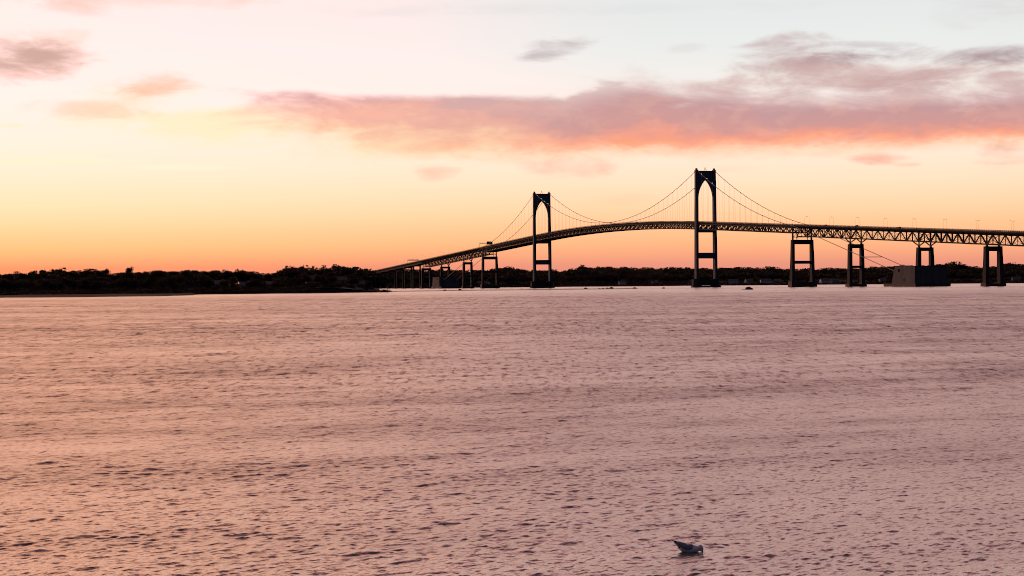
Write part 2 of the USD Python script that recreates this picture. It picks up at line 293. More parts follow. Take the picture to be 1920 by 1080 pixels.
def build_water():
    rng = np.random.default_rng(3)
    D = [20.]
    while D[-1] < 560: D.append(D[-1] * 1.0019)
    while D[-1] < 3900: D.append(D[-1] * 1.0019 + (D[-1] - 560) ** 2 * .00003)
    D = np.array(D); az = np.linspace(-.31, .31, 560)
    dcell = np.maximum(np.gradient(D) * .8, D * (az[1] - az[0]))
    DD, AZ = np.meshgrid(D, az, indexing='ij'); X, Y = (DD * np.sin(AZ)).astype(np.float32), (DD * np.cos(AZ)).astype(np.float32)
    n = len(az)
    def nz(sx, sy, rot, seed):
        c, s_ = math.cos(rot), math.sin(rot); return meshkit.fbm(np.stack([(X * c + Y * s_) / sx, (-X * s_ + Y * c) / sy, np.full_like(X, seed)], -1), 3, seed).astype(np.float32)
    gust = .82 + .34 * np.clip((nz(22., 6., .2, 2) - .30) / .40, 0, 1); gust2 = .80 + .36 * np.clip((nz(5.5, 2.0, .45, 5) - .30) / .40, 0, 1)
    lee = np.interp(D, [600, 1100], [1, .45])[:, None]
    amp = (gust * gust2 * .92).astype(np.float32)
    Z, SX, SY = np.zeros_like(X), np.zeros_like(X), np.zeros_like(X); left = np.zeros(len(D))
    bands = [(5., 2.6, 14, .034), (2.6, 1.3, 26, .052), (1.3, .7, 34, .048), (.7, .36, 44, .054), (.36, .2, 60, .102), (.2, .11, 60, .080)]    # wavelengths, count, rms slope
    for hi_, lo_, cnt, sl in bands:
        for k in range(cnt):
            L = math.exp(rng.uniform(math.log(lo_), math.log(hi_))); K = 2 * math.pi / L
            th = -.80 + rng.normal(0, .40) if rng.uniform() < .84 else rng.uniform(-math.pi, math.pi)        # travel direction, crests at 45 degrees
            kx, ky = K * math.sin(th), K * math.cos(th)
            a = sl * math.sqrt(2 / cnt) / K
            w_ = np.clip((L / dcell - 2.2) / 2., 0, 1)                                             # what the cells can carry
            fetch = np.interp(D, [26, 60, 160, 400], np.array([.2, .5, 1., 1.25]) if L > 1.3 else np.array([.7, .9, 1.1, 1.1]) if L > .7 else np.ones(4))   # longer waves build up off the shore
            left += (sl ** 2 / cnt) * (1 - w_ ** 2) * fetch ** 2; w_ = w_ * fetch
            m = int((w_ > 1e-6).nonzero()[0].max(initial=-1)) + 1
            if m == 0: continue
            ph = (kx * X[:m] + ky * Y[:m] + rng.uniform(0, 6.28)).astype(np.float32)
            aw = (a * w_[:m, None] * amp[:m]).astype(np.float32); sn, cs = np.sin(ph), np.cos(ph)
            Z[:m] += aw * (cs + .18 * np.cos(2 * ph)); d = -aw * (sn + .36 * np.sin(2 * ph)); SX[:m] += d * kx; SY[:m] += d * ky
    edge = np.clip((.31 - np.abs(AZ)) / .02, 0, 1) * np.clip((DD - 20.) / .6, 0, 1); Z *= edge
    alpha2 = .02 ** 2 + 1.0 * left[:, None] * (amp * lee) ** 2 * np.ones_like(X)
    rough = np.clip(alpha2, 0, .2) ** .25
    v = np.stack([X, Y, Z], -1).reshape(-1, 3); nm = np.stack([-SX, -SY, np.ones_like(X)], -1).reshape(-1, 3); nm /= np.linalg.norm(nm, axis=1)[:, None]
    i, j = np.meshgrid(np.arange(len(D) - 1), np.arange(n - 1), indexing='ij'); A = (i * n + j).ravel()
    f = np.vstack([np.c_[A, A + n + 1, A + n], np.c_[A, A + 1, A + n + 1]]).astype(np.int64)
    # the calm outer sheet: beyond, beside and behind the waves
    S = 16000.; k0 = len(v); ring = [X[0, 0], Y[0, 0]], [X[0, -1], Y[0, -1]], [X[-1, -1], Y[-1, -1]], [X[-1, 0], Y[-1, 0]]
    out = [[-S, -500], [S, -500], [S, S], [-S, S]]
    far_edge = np.c_[X[-1], Y[-1]][::20]; near_edge = np.c_[X[0], Y[0]][::20]
    loop_in = np.vstack([near_edge, [[X[0, -1], Y[0, -1]]], np.c_[X[::40, -1], Y[::40, -1]][1:], far_edge[::-1], [[X[-1, 0], Y[-1, 0]]], np.c_[X[::40, 0], Y[::40, 0]][::-1]])
    sheet = Polygon(out).difference(Polygon(loop_in).buffer(0))
    pv, pf = trimesh.creation.triangulate_polygon(sheet, engine='earcut')
    e1, e2 = pv[pf[:, 1]] - pv[pf[:, 0]], pv[pf[:, 2]] - pv[pf[:, 0]]; flip = (e1[:, 0] * e2[:, 1] - e1[:, 1] * e2[:, 0]) < 0
    pf = np.array(pf); pf[flip] = pf[flip][:, ::-1]
    v = np.vstack([v, np.c_[pv, np.zeros(len(pv))]]); nm = np.vstack([nm, np.tile([0, 0, 1.], (len(pv), 1))]); f = np.vstack([f, pf + k0]); rough = np.r_[rough.ravel(), np.full(len(pv), .38)]
    m = UsdGeom.Mesh.Define(stage, '/World/water')
    m.CreatePointsAttr(Vt.Vec3fArray.FromNumpy(v.astype(np.float32))); m.CreateFaceVertexCountsAttr(Vt.IntArray.FromNumpy(np.full(len(f), 3, np.int32)))
    m.CreateFaceVertexIndicesAttr(Vt.IntArray.FromNumpy(f.astype(np.int32).ravel())); m.CreateSubdivisionSchemeAttr('none')
    m.CreateNormalsAttr(Vt.Vec3fArray.FromNumpy(nm.astype(np.float32))); m.SetNormalsInterpolation('vertex')
    UsdGeom.PrimvarsAPI(m).CreatePrimvar('ripple', Sdf.ValueTypeNames.FloatArray, 'vertex').Set(Vt.FloatArray.FromNumpy(rough.astype(np.float32)))
    UsdShade.MaterialBindingAPI.Apply(m.GetPrim()).Bind(make_water()); keys(m.GetPrim(), kind='structure')
build_water()
#INSERT
# ------------------------------------------------------------------ land
def resample(pts, step):
    pts = np.asarray(pts, float); d = np.r_[0, np.cumsum(np.linalg.norm(np.diff(pts, axis=0), axis=1))]
    s = np.linspace(0, d[-1], max(2, int(d[-1] / step)))
    return np.c_[np.interp(s, d, pts[:, 0]), np.interp(s, d, pts[:, 1])]
def shore_land(name, shore, prof, mat, step=12., seed=0, rough=1.0):
    """A sheet that rises behind a shoreline; prof: (metres behind the shore, height) pairs, or a function of x."""
    sh = resample(shore, step); n = len(sh)
    v, rows = [], None
    for q in sh:
        away = np.array([q[0], q[1]]) / np.hypot(*q)
        pr = prof(q[0]) if callable(prof) else prof
        rows = len(pr)
        for dist, z in pr:
            p = q + away * dist
            k = meshkit.fbm(np.array([[p[0] / 25., p[1] / 25., seed]]), 3, seed)[0] - .5
            v.append([p[0] + k * 3 * rough, p[1], z + (k * min(3., z * .8) * rough if z > 0 else 0)])
    f = []
    for i in range(n - 1):
        for j in range(rows - 1):
            a, b = i * rows + j, (i + 1) * rows + j
            f += [[a, b, b + 1], [a, b + 1, a + 1]]
    m = trimesh.Trimesh(np.array(v), np.array(f), process=False)
    return obj(name, m, mat, smooth=40, kind='structure'), m
def wp(px, py): return on_water(px, py)[:2]
# near headland: shoreline through these points of the photograph
head_shore = [(-760, 830), (-420, 930), wp(0, 557.3), wp(170, 556), wp(330, 554), wp(350, 553.2), wp(372, 552.2), wp(520, 550.6), wp(660, 548.9), wp(728, 547.9), wp(737, 547.3), wp(744, 546.9)]
TIP = wp(744, 546.9)[0]
def head_prof(x):
    k = min(1., max(0.02, (TIP - x) / 26.)); far_ = 30 + 690 * min(1., max(0., (TIP - 4 - x) / 60.)) ** 1.5
    return [(min(a, far_ * a / 700 if a > 22 else a), z * k if z > 0 else z) for a, z in HEAD_PROF]
HEAD_PROF = [(0, -.6), (3, .25), (14, 1.1), (22, 2.0), (40, 3.2), (120, 4.6), (300, 6.5), (520, 6.0), (700, -1.)]
_, headland = shore_land('headland', head_shore, head_prof, M['ground'], 8., 3)
beach_shore = [wp(-60, 558.6), wp(60, 558.), wp(200, 556.6), wp(300, 555.4), wp(345, 554.2), wp(362, 553.4)]
def beach_prof(x): return [(-5, -.35), (0, .12), (6, .55), (14, 1.25)]
shore_land('beach', beach_shore, beach_prof, M['beach'], 6., 5, .5)
# far shore
def far_prof(x):
    s = np.interp(x, [-700, -330, -180, 0, 160, 420, 700, 860, 1100, 1300], [8, 12, 14, 15, 17, 14, 15, 22, 22, 20])
    return [(0, -.5), (6, .6), (20, 2.2), (60, 4.5), (160, s * .55), (340, s), (600, s * 1.05), (1000, s * .6)]
far_line = [(-760, 3300), (-420, 3260), (-300, 3230), (-220, 3210), (-120, 3190), (0, 3330), (150, 3480), (330, 3450), (520, 3400), (800, 3300), (1000, 3230), (1300, 3180)]
_, farland = shore_land('far_hills', far_line, far_prof, M['hill'], 20., 9)

class Ground:
    def __init__(s, shore, prof):
        s.sh, s.prof = resample(shore, 4.), prof
        s.d = np.hypot(s.sh[:, 0], s.sh[:, 1]); s.a = np.arctan2(s.sh[:, 0], s.sh[:, 1])
        o = np.argsort(s.a); s.a, s.d = s.a[o], s.d[o]
    def at(s, az, back):                        # point that lies so many metres behind the shore in that direction
        d = np.interp(az, s.a, s.d); x = math.sin(az) * d
        pr = s.prof(x) if callable(s.prof) else s.prof
        z = np.interp(back, [p[0] for p in pr], [p[1] for p in pr])
        return np.array([math.sin(az) * (d + back), math.cos(az) * (d + back), z - .5])
HEAD, FAR = Ground(head_shore[1:], head_prof), Ground(far_line, far_prof)

# ------------------------------------------------------------------ trees
def clump(rng, cen, size, n, flat=.6):
    """n leaf-spray faces about a centre: bent triangles pairs of random tilt"""
    c = cen + np.clip(rng.normal(0, 1, (n, 3)), -1.35, 1.35) * size * np.array([.36, .36, .30])
    a = rng.normal(0, 1, (n, 3)); a /= np.linalg.norm(a, axis=1)[:, None]
    b = rng.normal(0, 1, (n, 3)); b -= (b * a).sum(1)[:, None] * a; b /= np.linalg.norm(b, axis=1)[:, None]
    L = rng.uniform(.25, .55, n)[:, None] * size * .42
    v = np.stack([c - a * L, c + b * L * flat, c + a * L, c - b * L * flat], 1).reshape(-1, 3)
    i = np.arange(n) * 4
    return v, np.vstack([np.c_[i, i + 1, i + 2], np.c_[i, i + 2, i + 3]])
def make_tree(name, kind, seed, dense, mat, parent=None, height=10., label=None, cat=None, group=None, loc=(0, 0, 0)):
    rng = np.random.default_rng(seed)
    t = thing(name, label, cat, loc, group=group) if parent is None else parent
    H = height; tr, cr_ = MB(), MB()
    lean = rng.normal(0, .03, 2)
    trunk_top = {'round': .62, 'spread': .5, 'pine': .9, 'bare': .6, 'shrub': .3, 'umbrella': .86}[kind] * H
    zs = np.linspace(-.8, trunk_top, 5)
    path = np.c_[lean[0] * zs + .02 * H * np.sin(zs), lean[1] * zs, zs]
    tr.tube(path, np.linspace(.028 * H, .010 * H, 5), 6)
    lobes = []
    if kind in ('round', 'spread', 'bare'):
        R = {'round': .36, 'spread': .55, 'bare': .42}[kind] * H
        nl = {'round': 13, 'spread': 16, 'bare': 15}[kind]
        for k in range(nl):
            th, u = k * 2.4 + rng.uniform(-.4, .4), rng.uniform(.1, 1)
            rr = R * math.sqrt(u) * .78; z = H * (.40 + .46 * rng.uniform(0, 1) * (1.12 - u * .62))
            if kind == 'spread': z = H * (.36 + .50 * rng.uniform(.15, 1) * (1.1 - u * .6))
            lobes.append((np.array([rr * math.cos(th), rr * math.sin(th), z]), R * rng.uniform(.34, .52)))
    elif kind == 'pine':
        for k in range(12):
            z = H * (.25 + .72 * k / 11); rr = H * .24 * (1.05 - k / 11) * rng.uniform(.7, 1.1); th = k * 2.4
            lobes.append((np.array([rr * .6 * math.cos(th), rr * .6 * math.sin(th), z]), max(.07 * H, rr * .8)))
    elif kind == 'umbrella':
        for k in range(10):
            th = k * 2.4; rr = H * .30 * math.sqrt((k + .5) / 10)
            lobes.append((np.array([rr * math.cos(th), rr * math.sin(th), H * (.86 + rng.uniform(-.05, .09))]), H * .13))
    else:
        for k in range(9):
            th = k * 2.4; rr = H * .62 * math.sqrt((k + .5) / 9)
            lobes.append((np.array([rr * math.cos(th), rr * math.sin(th), H * (.42 + rng.uniform(-.2, .28) * (1.2 - rr / H))]), H * .34))
    for c, r in lobes:                            # a limb to every clump
        z0 = min(max(.2 * H, c[2] - rng.uniform(.14, .26) * H), trunk_top * .98)
        b = np.array([np.interp(z0, zs, path[:, 0]), np.interp(z0, zs, path[:, 1]), z0])
        tr.tube([b, b + (c - b) * .55 + [0, 0, .01 * H], c], [.011 * H, .008 * H, .004 * H], 4)
        v, f = clump(rng, c, r * 1.75, int(dense * rng.uniform(.7, 1.3)))
        cr_.add(v, f)
        if kind in ('bare', 'spread', 'round'):   # fine twigs reach out of the crown
            for q in range(7 if kind == 'bare' else 3):
                d = rng.normal(0, 1, 3); d[2] = abs(d[2]) * 1.2 + .3; d /= np.linalg.norm(d)
                e = c + d * r * rng.uniform(.7, 1.0); cr_.bar(c, e, .009 * H, .009 * H)
    obj('trunk', tr.mesh(), M['bark'], t); obj('crown', cr_.mesh(), mat, t)
    return t

HGROUP = {'round': 'rounded dark trees on the headland', 'spread': 'wide spreading trees on the headland', 'bare': 'bare twiggy trees on the headland', 'pine': 'narrow evergreen trees on the headland', 'shrub': 'low shrubs along the headland shore', 'umbrella': 'flat topped pines on the headland'}
protos = {}
ORDS = ['first', 'second', 'third', 'fourth', 'fifth', 'sixth', 'seventh', 'eighth', 'ninth', 'tenth', 'eleventh', 'twelfth', 'thirteenth', 'fourteenth', 'fifteenth', 'sixteenth', 'seventeenth', 'eighteenth', 'nineteenth', 'twentieth']
ZONES = [(-999, 'left of the water tower'), (80, 'from water tower to flat pine'), (243, 'from flat pine to grey cottage'), (461, 'from grey cottage to tall clump'), (545, 'in the tallest clump'), (652, 'by the headland tip')]
_count = {}
def zone_label(kind, row, px):
    z = [n for a, n in ZONES if px >= a][-1]; what = {'round': 'rounded dark tree', 'spread': 'wide spreading tree', 'bare': 'bare twiggy tree', 'pine': 'narrow evergreen', 'shrub': 'low shrub'}[kind]
    k = _count[what, row, z] = _count.get((what, row, z), -1) + 1
    return f'{what}, {ORDS[k]} from left, {row} {z}'
def plant(kind, seed, mat, loc, H, wide=1., rot=0., label=None, group=None, dense=62):
    key = (kind, seed, mat)
    nm = {'shrub': 'shrub'}.get(kind, 'pine_tree' if kind in ('pine', 'umbrella') else 'tree')
    cat = 'shrub' if kind == 'shrub' else 'tree'
    group = group or (None if not label else HGROUP[kind] if 'from left,' in label else None)
    sc = (H / 10. * wide, H / 10. * wide, H / 10.)
    if key not in protos:
        t = thing(nm, label, cat, loc, rot, sc, group)
        make_tree(nm, kind, seed, dense, M[mat], parent=t); protos[key] = t
        return t
    return copy_of(protos[key], label, cat, loc, rot, sc, group, nm)
skyline = [(-40, 513), (0, 513), (30, 511), (50, 510), (62, 509), (78, 512), (90, 508), (105, 505), (125, 505), (140, 509), (155, 506), (170, 505), (185, 508), (196, 511), (210, 512), (225, 511), (243, 508), (258, 511), (275, 509), (290, 506), (305, 508), (320, 509),
           (345, 507), (370, 506), (400, 507), (420, 508), (440, 510), (452, 508), (470, 510), (482, 511), (497, 514), (508, 510), (520, 510), (535, 506), (550, 502), (565, 501), (585, 503), (605, 501), (630, 500), (648, 499), (662, 503), (672, 507), (682, 505), (692, 509), (702, 513), (720, 520)]
sx, sy_ = zip(*skyline)
rt = random.Random(11)
def azof(px): return math.atan((px - 960) / F)
px = -70.
while px < 716:                                   # the skyline row, well behind the shore
    py = np.interp(px, sx, sy_) + rt.uniform(-.6, 1.6)
    back = rt.uniform(150, 330) if px < 690 else rt.uniform(60, 120)
    g = HEAD.at(azof(px), back); top = at(px, py, g[1])[2]
    kind = rt.choices(['round', 'spread', 'bare', 'pine'], [5, 3, 4 if px < 520 else 1.5, .5])[0]
    H = max(5., top - g[2]) / .93
    plant(kind, rt.randrange(3), rt.choice(['bud', 'bud', 'leaf']), g, H, rt.uniform(.95, 1.35), rt.uniform(0, 6.28), label=zone_label(kind, 'skyline row', px))
    px += rt.uniform(7.5, 11.5)
for row, (b0, b1, drop) in enumerate([(95, 150, 5), (50, 90, 10), (26, 48, 17)]):
    px = -60.
    while px < 704 - 12 * (2 - row):
        lim = np.interp(px, sx, sy_)
        back = rt.uniform(b0, b1); g = HEAD.at(azof(px), back)
        base_y = np.interp(px, [0, 700], [552, 546])
        py = lim + (base_y - lim) * rt.uniform(.10, .42) + drop * .35
        H = min(15., max(2.6, (at(px, py, g[1])[2] - g[2]) / .93))
        house_gap = any(abs(px - h) < w for h, w in [(461, 16), (586, 13), (640, 10), (507, 8), (675, 7), (410, 9)])
        if house_gap: H = min(H, 2.4)
        kind = 'shrub' if H < 4.2 else rt.choices(['round', 'spread', 'bare'], [5, 3, 2])[0]
        plant(kind, rt.randrange(3), rt.choice(['bud', 'leaf', 'olive'] if row else ['bud', 'leaf']), g, H if kind != 'shrub' else H * 1.2, rt.uniform(.95, 1.4), rt.uniform(0, 6.28), label=zone_label(kind, ['second row', 'middle row', 'front row'][row], px))
        px += rt.uniform(11, 17) * (1.0 if row < 2 else .95)
px = -50.
while px < 735:                                   # scrub on the bank above the beach
    g = HEAD.at(azof(px), rt.uniform(12, 24))
    plant('shrub', rt.randrange(3), rt.choice(['bud', 'leaf', 'olive']), g, rt.uniform(1.6, 3.2), rt.uniform(1., 1.6), rt.uniform(0, 6.28), label=zone_label('shrub', 'bank scrub', px))
    px += rt.uniform(9, 16)
# trees that stand out on the headland skyline
for px, py, back, kind, mat, wide, lab in [
        (243, 503.6, 210, 'umbrella', 'leaf', .62, 'tall flat topped pine alone above the low part of the left wood'),
        (199, 507, 180, 'umbrella', 'bud', .7, 'small flat headed tree right of the tall bare crowns far left'),
        (291, 505, 140, 'round', 'leaf', 1.25, 'broad dome shaped dark tree between flat topped pine and long even wood'),
        (268, 508.5, 160, 'round', 'leaf', .9, 'small dome shaped dark tree just right of the flat topped pine'),
        (458, 507, 170, 'bare', 'bud', .9, 'bare vase shaped tree above the grey roofed cottage'),
        (545, 502, 130, 'spread', 'bud', 1.1, 'leaning dark tree at left end of the tallest headland clump'),
        (652, 499, 120, 'round', 'leaf', 1.15, 'big round headed dark tree at right end of the tallest headland clump'),
        (681, 503.5, 150, 'bare', 'bud', 1.2, 'airy bare domed tree just left of where the bridge deck disappears')]:
    g = HEAD.at(azof(px), back)
    plant(kind, 5, mat, g, (at(px, py, g[1])[2] - g[2]) / .95, wide, 1.3 * px, label=lab, dense=70)

# far wood: one mass of thousands of crowns, too far to tell apart
fsk = [(660, 512), (700, 508), (760, 506), (840, 506), (880, 508), (920, 505), (945, 501), (975, 504), (1005, 506), (1030, 507), (1050, 508), (1075, 504), (1095, 502), (1120, 500), (1150, 500), (1190, 504), (1225, 503), (1260, 503), (1290, 504),
       (1330, 503), (1380, 503), (1410, 502), (1445, 502), (1455, 505), (1480, 504), (1530, 504), (1580, 504), (1640, 502), (1670, 498), (1700, 499), (1735, 499), (1765, 497), (1780, 493), (1800, 497), (1830, 500), (1860, 499), (1890, 495), (1920, 495), (2060, 496)]
fx, fy = zip(*fsk)
pts, idx, scl, ori = [], [], [], []
for back, dens, dropv in [(420, 5.5, 0.), (330, 6., 1.), (250, 6.5, 3.5), (185, 7., 6.5), (130, 7.5, 10.), (85, 8., 14.), (50, 8.5, 18.), (24, 10., 22.)]:
    px = 640.
    while px < 2080:
        b = back * rt.uniform(.85, 1.15); g = FAR.at(azof(px), b)
        py = np.interp(px, fx, fy) + dropv + rt.uniform(-1.2, 2.2)
        top = at(px, py, g[1])[2]; H = float(np.clip((top - g[2]) / .92, 4., 24.))
        if back < 60: H = rt.uniform(3.5, 8.)
        if not (back < 130 and any(abs(px - h) < 11 for h in (1167, 1352, 1375, 1404, 1436, 1458, 1546, 1567, 1588, 1655, 1905, 905, 1300, 1228))):
            pts.append(g); idx.append(rt.choice([0, 0, 1, 1, 2, 3])); scl.append((H / 10 * rt.uniform(1., 1.4),) * 2 + (H / 10,)); a = rt.uniform(0, 6.28); ori.append(Gf.Quath(math.cos(a / 2), 0, 0, math.sin(a / 2)))
        px += rt.uniform(.6, 1.4) * dens
inst = UsdGeom.PointInstancer.Define(stage, '/World/far_wood')
keys(inst.GetPrim(), kind='stuff', label='dark wood covering the far shore behind the bridge', category='wood')
UsdGeom.Scope.Define(stage, '/World/far_wood/kinds'); rel = inst.CreatePrototypesRel()
for k, (kind, mat) in enumerate([('round', 'bud'), ('spread', 'leaf'), ('bare', 'bud'), ('round', 'olive')]):
    x = UsdGeom.Xform.Define(stage, f'/World/far_wood/kinds/tree_{k:03d}'); make_tree('tree', kind, 40 + k, 30, M[mat], parent=x.GetPrim()); rel.AddTarget(x.GetPath())
inst.CreatePositionsAttr(Vt.Vec3fArray([Gf.Vec3f(*map(float, p)) for p in pts])); inst.CreateProtoIndicesAttr(Vt.IntArray(idx))
inst.CreateScalesAttr(Vt.Vec3fArray([Gf.Vec3f(*map(float, s)) for s in scl])); inst.CreateOrientationsAttr(Vt.QuathArray(ori))
for px, py, back, kind, mat, wide, lab in [
        (1779, 491, 260, 'spread', 'leaf', 1.5, 'large domed tree standing above the far wood right of the east anchorage'),
        (1795, 494, 260, 'spread', 'bud', 1.2, 'domed tree touching the right side of the largest far tree'),
        (1091, 499, 380, 'umbrella', 'leaf', .55, 'thin tree with tufted head on far skyline right of the left tower'),
        (1070, 503, 380, 'bare', 'bud', .8, 'small pointed tree on far skyline just right of the left tower'),
        (950, 499.5, 300, 'bare', 'bud', 1.4, 'broad bare tree on far skyline between west end pier and left tower'),
        (932, 502.5, 300, 'bare', 'bud', 1.1, 'low bare tree on far skyline next to the tall west end pier'),
        (1125, 498.6, 380, 'round', 'leaf', 1.3, 'round headed tree at the left end of the tallest far hump between towers'),
        (1207, 502.5, 380, 'round', 'leaf', 1.2, 'round tree in the dip of the far skyline midway between towers'),
        (1290, 500.5, 380, 'bare', 'bud', 1., 'bare twiggy tree on far skyline just left of the right tower'),
        (1447, 500.8, 380, 'spread', 'leaf', 1., 'flat crowned tree on far skyline left of the tall east pier'),
        (1898, 492.5, 300, 'spread', 'bud', 1.3, 'broad tree on far skyline at the right edge of the picture')]:
    g = FAR.at(azof(px), back)
    plant(kind, 6, mat, g, (at(px, py, g[1])[2] - g[2]) / .95, wide, .7 * px, label=lab, dense=60)

# low scrub that covers the banks of both shores: nobody could count it
inst2 = UsdGeom.PointInstancer.Define(stage, '/World/shore_scrub')
keys(inst2.GetPrim(), kind='stuff', label='low dark scrub covering the banks of both shores', category='scrub')
UsdGeom.Scope.Define(stage, '/World/shore_scrub/kinds'); rel2 = inst2.CreatePrototypesRel()
for k, mat in enumerate(['leaf', 'bud']):
    x = UsdGeom.Xform.Define(stage, f'/World/shore_scrub/kinds/bush_{k:03d}'); make_tree('bush', 'shrub', 60 + k, 20, M[mat], parent=x.GetPrim()); rel2.AddTarget(x.GetPath())
p2, i2, s2 = [], [], []
def scrub(ground, px0, px1, step, backs, h0, h1, gaps):
    px = px0
    while px < px1:
        for b in backs:
            q = px + rt.uniform(-step, step)
            if b > 25 and any(abs(q - h) < w_ for h, w_ in gaps): continue
            H = rt.uniform(h0, h1); p2.append(ground.at(azof(q), b * rt.uniform(.8, 1.2))); i2.append(rt.randrange(2)); s2.append((H / 10 * rt.uniform(1.3, 2.2),) * 2 + (H / 10,))
        px += step
HG = [(461, 14), (586, 11), (640, 9), (507, 8), (675, 7), (410, 9)]
scrub(HEAD, -60, 728, 5.5, (9, 17, 26, 38, 60, 95), 1.3, 2.6, HG)
scrub(FAR, 640, 2060, 5., (8, 15, 26, 40), 1.6, 3.6, [(h, 8) for h in (1167, 1375, 1404, 1436, 1546, 1567)])
inst2.CreatePositionsAttr(Vt.Vec3fArray([Gf.Vec3f(*map(float, p)) for p in p2])); inst2.CreateProtoIndicesAttr(Vt.IntArray(i2)); inst2.CreateScalesAttr(Vt.Vec3fArray([Gf.Vec3f(*map(float, q)) for q in s2]))
_a2 = [rt.uniform(0, 6.28) for _ in p2]; inst2.CreateOrientationsAttr(Vt.QuathArray([Gf.Quath(math.cos(a / 2), 0, 0, math.sin(a / 2)) for a in _a2]))

# ------------------------------------------------------------------ houses
def house(px, back, ground, w, d, h, wall, roof, label, turn=0., chim=True, group='houses along the far shore'):
    g = ground.at(azof(px), back)
    t = thing('house', label, 'house', g + [0, 0, .0], turn, group=group)
    rise = .34 * d
    b = MB(); b.add([[-w / 2, -d / 2, -1], [w / 2, -d / 2, -1], [w / 2, d / 2, -1], [-w / 2, d / 2, -1], [-w / 2, -d / 2, h], [w / 2, -d / 2, h], [w / 2, d / 2, h], [-w / 2, d / 2, h], [-w / 2, 0, h + rise], [w / 2, 0, h + rise]],
          [[0, 1, 5], [0, 5, 4], [2, 3, 7], [2, 7, 6], [1, 2, 6], [1, 6, 9], [1, 9, 5], [3, 0, 4], [3, 4, 8], [3, 8, 7], [0, 2, 1], [0, 3, 2]])
    obj('wall', b.mesh(), M[wall], t)
    r = MB(); e = .35
    for s in (-1, 1):
        y0, z0 = s * (d / 2 + e), h - e * rise * 2 / d
        A = np.array([[-w / 2 - e, y0, z0 + .03], [w / 2 + e, y0, z0 + .03], [w / 2 + e, 0, h + rise + .03], [-w / 2 - e, 0, h + rise + .03]])
        if s > 0: A = A[::-1]
        r.hexa(A, A + [0, 0, .22])
    rf = obj('roof', r.mesh(), M[roof], t)
    if chim:
        c = MB(); c.box(w * .22, w * .22 + .8, -.4, .4, h + rise * .6, h + rise + 1.1); c.box(w * .22 - .08, w * .22 + .88, -.48, .48, h + rise + 1.1, h + rise + 1.25); obj('chimney', c.mesh(), M['brick'], rf)
    n = max(2, int(w / 3.2))
    for fl in range(max(1, int(h // 2.7))):
        for k in range(n):
            x = -w / 2 + (k + .5) * w / n; z = 1.0 + fl * 2.7
            fr = MB(); fr.box(x - .6, x + .6, -d / 2 - .06, -d / 2 - .005, z, z + 1.4)
            gl = MB(); gl.box(x - .48, x + .48, -d / 2 - .075, -d / 2 - .02, z + .12, z + 1.28)
            if fl == 0 and k == n // 2:
                fr = MB(); fr.box(x - .55, x + .55, -d / 2 - .06, -d / 2 - .005, .15, 2.3); obj('door', fr.mesh(), M['redroof'], t); continue
            wn = obj('window', fr.mesh(), M['clap'], t); obj('pane', gl.mesh(), M['glass'], wn)
for a in [(1167, 40, 14, 9, 4.5, 'clap', 'shingle', 'small white house on far shore midway between the two towers', .2),
          (1228, 45, 11, 8, 3.2, 'grey', 'shingle', 'low grey house on far shore nearer the right tower', .3),
          (1300, 48, 12, 8, 4.5, 'tan', 'shingle', 'tan house on far shore at the left foot of the right tower', -.2),
          (1375, 40, 18, 10, 5.4, 'clap', 'shingle', 'white two storey house on far shore just right of the right tower', -.1),
          (1404, 50, 14, 9, 5.4, 'grey', 'shingle', 'grey two storey house on far shore above the lone boulder', .35),
          (1436, 36, 20, 11, 5.6, 'clap', 'shingle', 'long white house on far shore between right tower and tall pier', .05),
          (1458, 52, 12, 9, 4.6, 'grey', 'redroof', 'grey house with brown roof on far shore left of the tall pier', -.3),
          (1546, 40, 16, 10, 5.4, 'clap', 'shingle', 'white house on far shore just right of the tall pier', .2),
          (1567, 46, 13, 9, 4.2, 'grey', 'shingle', 'grey house on far shore between the tall pier and its right neighbour', -.15),
          (1655, 48, 13, 9, 4.4, 'tan', 'redroof', 'tan house on far shore just left of the east anchorage', .2),
          (1905, 45, 15, 9, 4.6, 'grey', 'shingle', 'grey house on far shore at the right edge of the picture', .1),
          (905, 60, 16, 10, 4.2, 'grey', 'shingle', 'grey boathouse on far shore beside the west anchorage', -.2)]:
    house(a[0], a[1], FAR, *a[2:7], a[7], a[8])
for a in [(461, 40, 7.6, 6.4, 2.4, 'grey', 'shingle', 'small grey roofed cottage low on the left headland', .15),
          (507, 70, 6.5, 5.5, 2.6, 'clap', 'shingle', 'small white cottage right of the grey roofed one on the headland', -.2),
          (586, 75, 9, 7, 4.8, 'tan', 'shingle', 'tan house half hidden under the tallest headland trees', .2),
          (640, 66, 8, 6, 3., 'grey', 'redroof', 'brown roofed house below the big round headland tree', -.1),
          (675, 48, 6, 5, 2.6, 'clap', 'shingle', 'white cottage near the tip of the headland', .1),
          (410, 80, 9, 6.5, 2.8, 'grey', 'shingle', 'long low grey house left of the cottage on the headland', -.1)]:
    house(a[0], a[1], HEAD, *a[2:7], a[7], a[8], group='houses on the headland')
